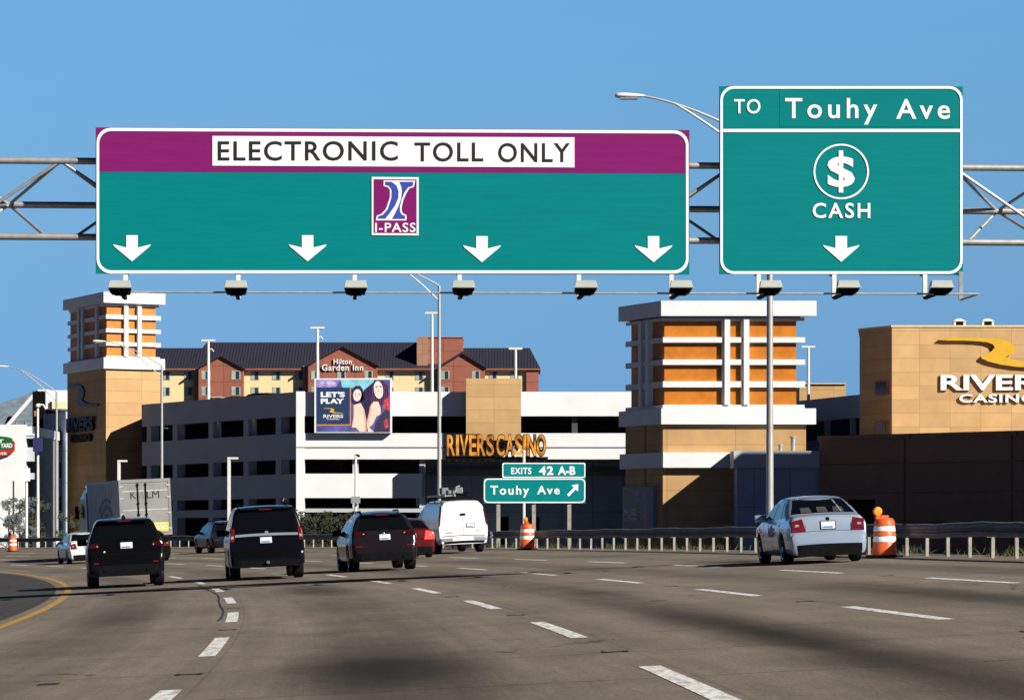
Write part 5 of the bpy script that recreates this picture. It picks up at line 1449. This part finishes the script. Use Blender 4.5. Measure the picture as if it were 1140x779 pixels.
    for sd in (-1, 1):
        if 'rails' in sp:
            y0, y1, z, x = sp['rails']
            bm = B(); tube(bm, [(sd * x, y0, z - .06), (sd * x, y0 + .12, z), (sd * x, y1 - .12, z), (sd * x, y1, z - .06)], .022, 8); obj('roof_rail', bm, M['black'], root, smooth=40)
    if sp.get('wiper'):
        x0, z0, x1, z1 = sp['wiper']
        bm = B(); tube(bm, [(x0, b.ry(x0, z0) - .025, z0), (x1, b.ry(x1, z1) - .03, z1)], .012, 6); obj('wiper', bm, M['black'], root)
    if 'spoiler' in sp:
        w, y0, y1, z0, z1 = sp['spoiler']
        bm = B(); hexa(bm, [(-w, y0, z0), (w, y0, z0), (w * .98, y1, z1 - .01), (-w * .98, y1, z1 - .01), (-w, y0, z0 + .03), (w, y0, z0 + .03), (w * .98, y1, z1 + .015), (-w * .98, y1, z1 + .015)])
        bevel(bm, .01); obj('spoiler', bm, paint, root, smooth=40)
        bm = B(); box(bm, -.17, .17, y0 - .012, y0 + .004, z0 - .004, z0 + .022); obj('high_brake_light', bm, M['lens'], root)
    root['_b'] = 0; del root['_b']
    return root, b

TS = [(.15, .90), (.30, .985), (.55, 1.0), (.82, .99), (.95, .955), (1.08, .90), (1.44, .70)]
PLS = [(0, .86), (.04, .93), (.12, .965), (.35, .985), (.9, 1.0), (3.7, 1.0), (4.3, .94), (4.6, .84), (4.7, .74)]
SEDAN = dict(W=1.76, zb=.18, rc=.11, axles=(.98, 3.68), wr=.32, ww=.21, tum=TS, plan=PLS, belt=.92,
    prof=[(0, .46), (.025, .56), (.04, .66), (.075, .68), (.10, .92), (.15, 1.01), (.24, 1.035), (.50, 1.045), (.70, 1.14), (.95, 1.28), (1.20, 1.385), (1.50, 1.435), (1.95, 1.455), (2.35, 1.435), (2.62, 1.36), (2.95, 1.18), (3.25, 1.0), (3.45, .965), (4.25, .86), (4.58, .72), (4.68, .55), (4.70, .48)],
    rglass=[(-.70, 1.075), (.70, 1.075), (.54, 1.39), (-.54, 1.39)], wind=(1.03, 1.36, .86, .84),
    side=[[(1.08, 1.0), (1.98, .985), (1.98, 1.34), (1.42, 1.33)], [(2.04, .985), (2.98, .97), (2.50, 1.32), (2.04, 1.34)], [(.80, 1.02), (1.04, 1.01), (1.34, 1.30), (1.16, 1.27)]],
    lights=[[(.50, .68), (.80, .69), (.795, .93), (.56, .965)]], lightclear=[(.64, .80), (.73, .80), (.725, .85), (.65, .85)],
    dark=[rq(-.82, .82, .14, .40)], gaps=[rq(-.50, .50, .675, .682), rq(-.505, -.497, .68, .98), rq(.497, .505, .68, .98)],
    plate=(0, .80), mirror=(2.86, .93), handles=((1.22, .83), (2.12, .82)), seams=(1.10, 2.0, 3.05), badge=(0, .955, .045))
silver = dict(SEDAN); silver['yaw'] = -.022
v1, vb = vehicle('car', 'silver sedan with dark lettering on its side, in the right lane before the drum', 'car', 926.5, 66.0, silver, M['psilver'])
bm = B()
for x in (-.36, 0, .36):                             # head rests and rear shelf seen through the back window
    vb.rpatch(bm, [(x - .12, 1.09), (x + .12, 1.09), (x + .10, 1.20), (x - .10, 1.20)], .0085, 3, 3, .002)
obj('head_rest', bm, mat('grey upholstery behind glass', (.05, .055, .06), .5, var=.3, scale=6), v1)
bm = B(); vb.rpatch(bm, [(.40, 1.09), (.43, 1.09), (.34, 1.36), (.31, 1.36)], .0088, 2, 4, .002); obj('window_glint', bm, mat('pale painted glint', (.25, .27, .30), .4), v1)  # glint painted on as a pale strip over the glass
for i, (y, w, z0, z1) in enumerate(((2.40, .05, .60, .86), (2.30, .04, .64, .80), (2.16, .06, .58, .84), (2.02, .05, .62, .82), (1.86, .05, .60, .80), (1.72, .04, .64, .80))):
    bm = B(); vb.spatch(bm, [(y, z0), (y + w, z0), (y + w + .05, z1), (y + .03, z1)], -1, .005, 2, 2)
    vb.spatch(bm, [(y - .05, z0 + .02), (y + w, z0 + .02), (y + w, z0 + .07), (y - .05, z0 + .07)], -1, .0055, 2, 1)
    obj('side_lettering', bm, M['ink'], v1)

TU = [(.2, .88), (.40, .985), (.75, 1.0), (1.05, .995), (1.2, .97), (1.35, .945), (1.80, .83), (1.95, .79)]
EXPED = dict(yaw=-.022, W=2.0, zb=.33, axles=(1.12, 4.15), wr=.40, ww=.27, belt=1.12, rc=.10,
    tum=TU, plan=[(0, .90), (.05, .96), (.14, .985), (.5, 1.0), (4.3, 1.0), (4.9, .95), (5.25, .84), (5.3, .78)],
    prof=[(0, .50), (.02, .70), (.05, .745), (.12, .76), (.14, .90), (.16, 1.18), (.20, 1.30), (.32, 1.70), (.37, 1.83), (.50, 1.905), (1.4, 1.945), (2.6, 1.945), (3.05, 1.86), (3.40, 1.62), (3.85, 1.25), (4.05, 1.2), (4.95, 1.10), (5.22, .95), (5.28, .65), (5.30, .5)],
    rglass=[(-.83, 1.26), (.83, 1.26), (.70, 1.81), (-.70, 1.81)], wind=(1.28, 1.80, .88, .86),
    side=[[(.55, 1.26), (1.35, 1.24), (1.35, 1.74), (.70, 1.74)], [(1.42, 1.24), (2.35, 1.23), (2.35, 1.75), (1.42, 1.75)], [(2.42, 1.23), (3.45, 1.22), (3.08, 1.72), (2.42, 1.75)]],
    lights=[[(.86, 1.02), (.985, 1.02), (.95, 1.38), (.83, 1.36)]], lightclear=[(.87, 1.10), (.975, 1.10), (.965, 1.17), (.865, 1.17)],
    chrome=[rq(-.83, .83, 1.135, 1.20)], dark=[rq(-.95, .95, .335, .50)], gaps=[rq(-.86, .86, .77, .777)],
    plate=(-.02, 1.02), mirror=(3.28, 1.18), mirmat=M['black'], rails=(.8, 2.9, 2.02, .67), seams=(1.38, 2.39, 3.4), handles=((1.5, 1.06), (2.5, 1.05)), spoiler=(.66, .28, .65, 1.845, 1.915), badge=(0, 1.235, .05), badgec=1, wiper=(.1, 1.29, -.35, 1.35))
v2, vb2 = vehicle('suv', 'tall black SUV with a silver strip across its tailgate, in the middle lane', 'SUV', 300, 80.5, EXPED, M['pblack'])
bm = B(); box(bm, -.04, .04, -.10, .05, .42, .49); obj('tow_hitch', bm, M['railsteel'], v2)

RR = dict(W=2.0, zb=.30, axles=(1.0, 3.95), wr=.385, ww=.275, belt=1.08, rc=.09,
    tum=[(.2, .90), (.40, .985), (.75, 1.0), (1.02, .995), (1.15, .955), (1.30, .91), (1.65, .76), (1.80, .71)],
    plan=[(0, .88), (.05, .945), (.14, .98), (.5, 1.0), (4.0, 1.0), (4.5, .95), (4.8, .82), (4.85, .76)],
    prof=[(0, .50), (.02, .66), (.05, .80), (.08, .86), (.10, 1.05), (.13, 1.20), (.30, 1.55), (.36, 1.68), (.50, 1.745), (1.3, 1.785), (2.3, 1.775), (2.75, 1.68), (3.1, 1.46), (3.5, 1.16), (3.7, 1.10), (4.5, 1.0), (4.78, .85), (4.84, .62), (4.85, .5)],
    rglass=[(-.80, 1.21), (.80, 1.21), (.635, 1.67), (-.635, 1.67)], wind=(1.18, 1.66, .87, .85),
    side=[[(.55, 1.18), (1.20, 1.15), (1.20, 1.58), (.72, 1.58)], [(1.27, 1.15), (2.15, 1.13), (2.15, 1.60), (1.27, 1.60)], [(2.22, 1.13), (3.20, 1.12), (2.80, 1.56), (2.22, 1.60)]],
    lens=M['lensdk'], lights=[[(.66, 1.03), (.955, 1.03), (.935, 1.15), (.70, 1.15)], [(.70, .61), (.82, .615), (.82, .65), (.70, .645)]], lightclear=[(.70, 1.05), (.735, 1.05), (.735, 1.09), (.71, 1.09)],
    dark=[rq(-.93, .93, .305, .56)], gaps=[rq(-.86, .86, .842, .85)], plate=(.03, 1.06), mirror=(2.98, 1.10), mirmat=M['black'],
    seams=(1.23, 2.18, 3.2), handles=((1.35, 1.0), (2.3, .99)), spoiler=(.60, .20, .60, 1.70, 1.765), pipes=((-.55, .46), (.55, .46)), badge=(-.55, .93, .03), badgec=1)
v3, vb3 = vehicle('suv', 'black SUV with a sloping roof straddling the shadow line, nearest on the left', 'SUV', 142, 78.5, RR, M['pblack'])
bm = B(); lathe(bm, [(.06, 0), (.05, .05), (.005, .12)], 8, c=(0, .75, 1.765)); obj('roof_antenna', bm, M['black'], v3)

CAY = dict(W=1.94, zb=.28, axles=(1.0, 3.88), wr=.37, ww=.28, belt=1.02, rc=.11,
    tum=[(.2, .90), (.38, .985), (.70, 1.0), (.95, .985), (1.08, .945), (1.22, .89), (1.55, .72), (1.68, .64)],
    plan=[(0, .80), (.05, .90), (.14, .955), (.5, 1.0), (3.9, 1.0), (4.4, .94), (4.75, .80), (4.8, .72)],
    prof=[(0, .50), (.02, .62), (.05, .74), (.09, .82), (.12, .98), (.18, 1.10), (.38, 1.36), (.56, 1.55), (.72, 1.62), (1.4, 1.675), (2.2, 1.665), (2.65, 1.56), (3.0, 1.35), (3.4, 1.08), (3.6, 1.03), (4.4, .90), (4.72, .74), (4.79, .6), (4.8, .5)],
    rglass=[(-.76, 1.13), (.76, 1.13), (.56, 1.55), (-.56, 1.55)], wind=(1.10, 1.56, .87, .84),
    side=[[(.72, 1.12), (1.20, 1.08), (1.20, 1.46), (.95, 1.46)], [(1.27, 1.08), (2.12, 1.06), (2.12, 1.49), (1.27, 1.48)], [(2.19, 1.06), (3.15, 1.05), (2.72, 1.45), (2.19, 1.49)]],
    lights=[[(.50, 1.00), (.86, 1.0), (.83, 1.115), (.54, 1.10)], [(.62, .675), (.82, .685), (.82, .715), (.62, .705)]], lens=M['lensdk'], lightclear=[(.56, 1.03), (.60, 1.03), (.60, 1.06), (.565, 1.06)],
    dark=[rq(-.88, .88, .285, .50)], gaps=[rq(-.80, .80, .775, .783)], plate=(.02, .93), mirror=(2.92, 1.02), mirmat=M['black'], seams=(1.23, 2.15, 3.15), handles=((1.33, .93), (2.25, .92)),
    spoiler=(.54, .42, .85, 1.57, 1.64), pipes=((-.52, .40), (.52, .40)), rails=(.95, 2.3, 1.70, .54), badge=(0, 1.05, .03), badgec=1)
v4, vb4 = vehicle('suv', 'dark plum SUV with a rounded tail, between the tall SUV and the red car', 'SUV', 431, 86.0, CAY, M['pplum'])
vv = dict(CAY)
v5, _ = vehicle('suv', 'dark blue SUV far ahead, half hidden by the tall black SUV', 'SUV', 256, 163, vv, M['pnavy'])

redsp = dict(SEDAN); redsp['lens'] = M['lenson']; redsp['lights'] = [[(.46, .66), (.83, .68), (.82, .96), (.52, .985)]]
v6, _ = vehicle('car', 'dark red sedan with a glowing brake light, beside the white van', 'car', 460, 112, redsp, M['pred'])
v7, _ = vehicle('car', 'white sedan far ahead on the left, beyond the nearest black SUV', 'car', 97.5, 147, dict(SEDAN), M['pwhite'])
v8, _ = vehicle('car', 'small black car tucked behind the trailer, right of the nearest black SUV', 'car', 171.5, 142, dict(SEDAN), M['pblack'])

VAN = dict(W=2.0, zb=.36, axles=(1.15, 4.5), wr=.36, ww=.25, belt=1.2, rc=.14,
    tum=[(.3, .90), (.50, .97), (.9, 1.0), (1.2, .985), (1.6, .91), (1.95, .80), (2.08, .74)],
    plan=[(0, .95), (.05, .985), (.2, 1.0), (4.6, 1.0), (5.2, .95), (5.6, .84), (5.7, .76)],
    prof=[(0, .54), (.01, .60), (.05, .68), (.07, 1.2), (.09, 1.55), (.14, 1.90), (.22, 2.02), (.40, 2.06), (3.4, 2.08), (3.75, 2.0), (4.2, 1.7), (4.65, 1.32), (4.8, 1.26), (5.45, 1.12), (5.62, .98), (5.68, .65), (5.7, .54)],
    rglass=[(-.02, .0), (.02, .0), (.02, .01), (-.02, .01)], wind=(1.34, 1.92, .88, .86),
    side=[[(3.55, 1.22), (4.42, 1.22), (3.98, 1.74), (3.55, 1.80)]],
    lights=[[(.935, 1.10), (.99, 1.10), (.90, 1.72), (.85, 1.72)]],
    dark=[rq(-.93, .93, .37, .47)], chrome=[rq(-.95, -.45, .49, .60), rq(.42, .95, .49, .64)], gaps=[rq(-.006, .006, .70, 1.98), rq(-.86, .86, .66, .69)],
    plate=(.30, 1.06), mirror=(4.25, 1.24), mirmat=M['black'], seams=(3.45, 2.2), badge=(-.0, 1.55, .03))
VAN['rglass'] = [(-.985, 1.30), (-.905, 1.30), (-.82, 1.88), (-.90, 1.88)]
v9, vb9 = vehicle('van', 'white work van with ladders and tools on its roof rack, beside the exit sign', 'van', 518.5, 120.5, VAN, M['pwhite'])
bm = B(); box(bm, -.10, .12, vb9.ry(0, 1.5) - .04, vb9.ry(0, 1.5), 1.49, 1.57); bevel(bm, .02); obj('door_handle', bm, M['black'], v9)
bm = B(); vb9.rpatch(bm, rq(-.72, -.44, .79, .83), .010, 3, 1); vb9.rpatch(bm, rq(.50, .66, .83, .86), .010, 3, 1); obj('badge_strip', bm, M['concdk'], v9)
for i, y in enumerate((.7, 1.9, 3.1)):
    bm = B(); tube(bm, [(-.72, y, 2.02), (-.70, y, 2.22), (.70, y, 2.22), (.72, y, 2.02)], .025, 8); obj('rack_bar', bm, M['black'], v9)
lad = thing('ladder', 'ladder lying on the roof rack of the white van', 'ladder', v9.location, 0)
lad.rotation_euler = v9.rotation_euler
bm = B()
for x in (-.60, -.22): box(bm, x - .025, x + .025, .3, 3.9, 2.25, 2.33)
for k in range(11): box(bm, -.576, -.244, .5 + k * .31, .53 + k * .31, 2.275, 2.305)
obj('rails_and_rungs', bm, M['steel'], lad)
tl = thing('tool_bundle', 'dark bundle of pipes and gear piled on the white van roof', 'roof load', v9.location, 0)
tl.rotation_euler = v9.rotation_euler
rg = random.Random(2)
bm = B()
for k in range(7): tube(bm, [(-.1 + k * .09, .6 + rg.random() * .4, 2.28 + rg.random() * .10), (-.1 + k * .09 + rg.uniform(-.05, .05), 3.6, 2.28 + rg.random() * .12)], .04, 8)
obj('pipes', bm, M['black'], tl)
bm = B()
for k in range(5):
    x, y = rg.uniform(-.55, .3), rg.uniform(.9, 2.6); box(bm, x, x + .28, y, y + .5, 2.35, 2.45 + rg.random() * .17)
bevel(bm, .03); obj('boxes', bm, M['concdk'], tl)
bm = B(); tube(bm, [(-.1, .8, 2.4), (-.05, .8, 2.62), (.1, .8, 2.66)], .03, 6); tube(bm, [(.2, .9, 2.4), (.18, .9, 2.6)], .03, 6); obj('clamps', bm, M['alu'], tl)

# --- semi trailer
X = PX(163.5, 156); s_, o_, th = road_find(X, 156)
tr = thing('semi_truck', 'grey semi trailer with lettered rear doors in front of the left tower', 'truck', road(s_, o_), 0, 'traffic on the highway')
tr.rotation_euler = (0, -math.atan(EB), th - .012)
M['trail'] = mat('weathered grey trailer skin', (.23, .235, .235), .55, metal=.15, var=.22, scale=1.1, detail=8)
M['trailside'] = mat('grey trailer side skin', (.60, .62, .66), .5, metal=.1, var=.14, scale=.7, detail=8)
hw, z0, z1, TL = 1.30, 1.15, 4.0, 10.0
bm = B(); box(bm, -hw, hw, .05, TL, z0, z1); bevel(bm, .03)
for k in range(22):
    y = .4 + k * .47
    for sd in (-1, 1): box(bm, sd * (hw + .012) - .012, sd * (hw + .012) + .012, y - .022, y + .022, z0 + .14, z1 - .12)
obj('trailer_box', bm, M['trailside'], tr)
bm = B()
for sd in (-1, 1):
    box(bm, sd * (hw + .02) - .02, sd * (hw + .02) + .02, .03, TL, z0, z0 + .13); box(bm, sd * (hw + .02) - .02, sd * (hw + .02) + .02, .03, TL, z1 - .11, z1 + .02)
obj('side_rail', bm, M['steel'], tr)
bm = B(); box(bm, -hw - .03, -hw + .09, -.02, .06, z0, z1 + .03); box(bm, hw - .09, hw + .03, -.02, .06, z0, z1 + .03); box(bm, -hw + .09, hw - .09, -.02, .06, z1 - .13, z1 + .03); box(bm, -hw + .09, hw - .09, -.02, .06, z0, z0 + .12)
obj('door_frame', bm, M['trail'], tr)
for sd in (-1, 1):
    x0, x1 = (-hw + .095, -.008) if sd < 0 else (.008, hw - .095)
    bm = B(); box(bm, x0, x1, .005, .05, z0 + .13, z1 - .14); d_ = obj('rear_door', bm, M['trail'], tr)
    for z in (z0 + .55, z0 + 1.28, z0 + 2.25):
        bm = B(); box(bm, x0 + .02, x1 - .02, -.008, .004, z, z + .07); obj('door_band', bm, M['steel'], d_)
    for x in ((-.36,) if sd < 0 else (-.02,)):
        bm = B(); tube(bm, [(x if sd < 0 else .05, -.03, z0 + .16), (x if sd < 0 else .05, -.03, z1 - .16)], .032, 8)
        for z in (z0 + .3, z0 + 1.05, z0 + 1.6, z1 - .3): box(bm, (x if sd < 0 else .05) - .06, (x if sd < 0 else .05) + .06, -.05, -.009, z, z + .08)
        obj('locking_rod', bm, M['black'], d_)
    bm = B()
    for z in (z0 + .3, z0 + 1.1, z0 + 1.9, z1 - .35):
        xx = x0 if sd < 0 else x1; box(bm, xx - .10, xx + .10, -.03, .004, z, z + .07)
    obj('hinge', bm, M['steel'], d_)
class LF:
    n = Vector((0, -1, 0))
    def at(s, x, y, o=0.0): return Vector((x, -o, y))
def loc_text(txt, x0, za, x1, zb_, m, parent, name='lettering', **kw):
    bm = text_mesh(txt, **kw); xs = [v.co.x for v in bm.verts]; ys = [v.co.y for v in bm.verts]; a, b2, c, d = min(xs), max(xs), min(ys), max(ys)
    for v in bm.verts: v.co = Vector((x0 + (v.co.x - a) / (b2 - a) * (x1 - x0), -.004, za + (v.co.y - c) / (d - c) * (zb_ - za)))
    return obj(name, bm, m, parent)
loc_text('K', -.74, 3.05, -.45, 3.42, M['ink'], tr, bold=.0)
loc_text('A', -.30, 3.05, -.02, 3.42, M['signgrey'], tr)
loc_text('LM', .10, 3.05, .74, 3.42, M['ink'], tr, bold=.0)
M['placard'] = mat('yellow placard', (.80, .56, .02), .5, var=.1)
bm = B(); box(bm, .36, 1.14, -.018, .003, 1.34, 1.80); pl = obj('placard', bm, M['placard'], tr)
bm = B(); box(bm, .44, 1.06, -.021, -.0185, 1.46, 1.58); box(bm, .44, 1.04, -.021, -.0185, 1.66, 1.73); obj('placard_patch', bm, M['plate'], pl)
bm = B()
for k in range(14): box(bm, .46 + k * .043, .485 + k * .043, -.0225, -.0212, 1.665 if k % 3 else 1.48, 1.72 if k % 3 else 1.56)
obj('placard_print', bm, M['ink'], pl)
# curled emblem printed on the shaded side
bm = B()
for r0, r1_, a0, a1 in ((.9, 1.15, 10, 150), (.50, .68, 20, 170), (1.35, 1.5, 30, 120)):
    pa = []
    for k in range(19):
        t_ = R(a0 + (a1 - a0) * k / 18); pa.append((4.0 + math.cos(t_) * r0 * 1.9, 1.7 + math.sin(t_) * r0 * .95, 4.0 + math.cos(t_) * r1_ * 1.9, 1.7 + math.sin(t_) * r1_ * .95))
    vs_ = [(bm.verts.new((-hw - .027, a, b2)), bm.verts.new((-hw - .027, c_, d_2))) for a, b2, c_, d_2 in pa]
    for p, q in zip(vs_, vs_[1:]): bm.faces.new((p[0], p[1], q[1], q[0]))
obj('side_emblem', bm, mat('faded grey print', (.20, .21, .23), .6), tr)
bm = B(); box(bm, -.45, .45, 1.0, 10.3, .95, 1.14); box(bm, -1.15, 1.15, .02, .12, .50, .62)
for sd in (-1, 1): box(bm, sd * .55 - .05, sd * .55 + .05, .03, .11, .62, 1.15)
obj('chassis', bm, M['black'], tr)
bm = B(); box(bm, -1.25, 1.25, -.01, .05, 1.02, 1.13); tb_ = obj('tail_light_bar', bm, M['black'], tr)
for x in (-1.05, -.88, .88, 1.05):
    bm = B(); box(bm, x - .06, x + .06, -.03, -.011, 1.04, 1.11); obj('tail_light', bm, M['lens'], tb_)
for y in (1.3, 2.6):
    for sd in (-1, 1):
        wheel(tr, sd * 1.08, y, .50, .28, sd); wheel(tr, sd * .74, y, .50, .28, sd)
for x in (-.85, .85):
    bm = B(); box(bm, x - .3, x + .3, .55, .57, .15, .95); obj('mud_flap', bm, M['rubber'], tr)
M['teal'] = mat('teal truck paint', (.03, .24, .28), .3, coat=.6)
bm = B(); box(bm, -1.2, 1.2, TL + .9, TL + 3.0, 1.0, 3.2); hexa(bm, [(-1.2, TL + .9, 3.2), (1.2, TL + .9, 3.2), (1.2, TL + 3.0, 3.2), (-1.2, TL + 3.0, 3.2), (-1.15, TL + .9, 3.9), (1.15, TL + .9, 3.9), (1.1, TL + 2.0, 3.6), (-1.1, TL + 2.0, 3.6)])
box(bm, -1.05, 1.05, TL + 3.0, TL + 4.8, .8, 2.0)
hexa(bm, [(-1.29, TL + .3, 1.2), (-1.2, TL + .3, 1.2), (-1.2, TL + .95, 1.2), (-1.29, TL + .95, 1.2), (-1.29, TL + .3, 3.5), (-1.2, TL + .3, 3.5), (-1.2, TL + .95, 3.5), (-1.29, TL + .95, 3.5)])
cab_ = obj('tractor_cab', bm, M['teal'], tr)
bm = B(); box(bm, -1.215, -1.201, TL + 2.0, TL + 2.8, 2.2, 2.95); box(bm, 1.201, 1.215, TL + 2.0, TL + 2.8, 2.2, 2.95); obj('cab_window', bm, M['glass'], cab_)
for sd in (-1, 1):
    bm = B(); box(bm, sd * 1.42 - .09, sd * 1.42 + .09, TL + 2.9, TL + 3.05, 2.1, 2.8); box(bm, min(sd * 1.2, sd * 1.36), max(sd * 1.2, sd * 1.36), TL + 2.95, TL + 3.0, 2.4, 2.45); obj('mirror', bm, M['black'], cab_)
bm = B(); box(bm, -.5, .5, TL + .2, TL + 4.6, .7, .96); obj('tractor_frame', bm, M['black'], tr)
for y in (TL + 1.1, TL + 4.2):
    for sd in (-1, 1): wheel(tr, sd * 1.02, y, .50, .30, sd)

# --- cars parked on and in the garage
deck_z = gz(463) + .32
park = [('car', 'white car roof showing at the left end of the garage roof deck', SEDAN, 'pwhite', (PX(215, 256), 262, gz(463) + .9), 1.2),
        ('car', 'pale car on the garage roof deck, second from the left', SEDAN, 'ptan', (PX(262, 250), 254, gz(463) + 1.0), 1.35),
        ('suv', 'dark SUV on the garage roof deck, left of the billboard', RR, 'pblack', (PX(312, 246), 250, gz(463) + .75), 1.5),
        ('car', 'dark blue car on the garage roof deck, in the row left of the billboard', SEDAN, 'pnavy', (PX(283, 247), 252, gz(463) + .9), 1.5),
        ('suv', 'dark SUV roof above the white parapet, left of the right tower', EXPED, 'pblack', (PX(652, 244), 243, gz(463) + .32), .3),
        ('car', 'dark car roof above the white parapet, touching the right tower', CAY, 'pnavy', (PX(683, 244), 243.5, gz(463) + .5), 0.2),
        ('car', 'white car parked inside the garage, right of the billboard', SEDAN, 'pwhite', (PX(452, 236), 236.2, gz(511) + 1.05), .1),
        ('car', 'beige car parked inside the garage, second right of the billboard', SEDAN, 'ptan', (PX(471, 236), 236.2, gz(511) + 1.05), .1)]
for nm, lb, sp, pm, loc, rz in park:
    vehicle(nm, lb, 'car' if nm == 'car' else 'SUV', 0, 0, sp, M[pm], 'cars parked in the garage', at=(loc, rz))
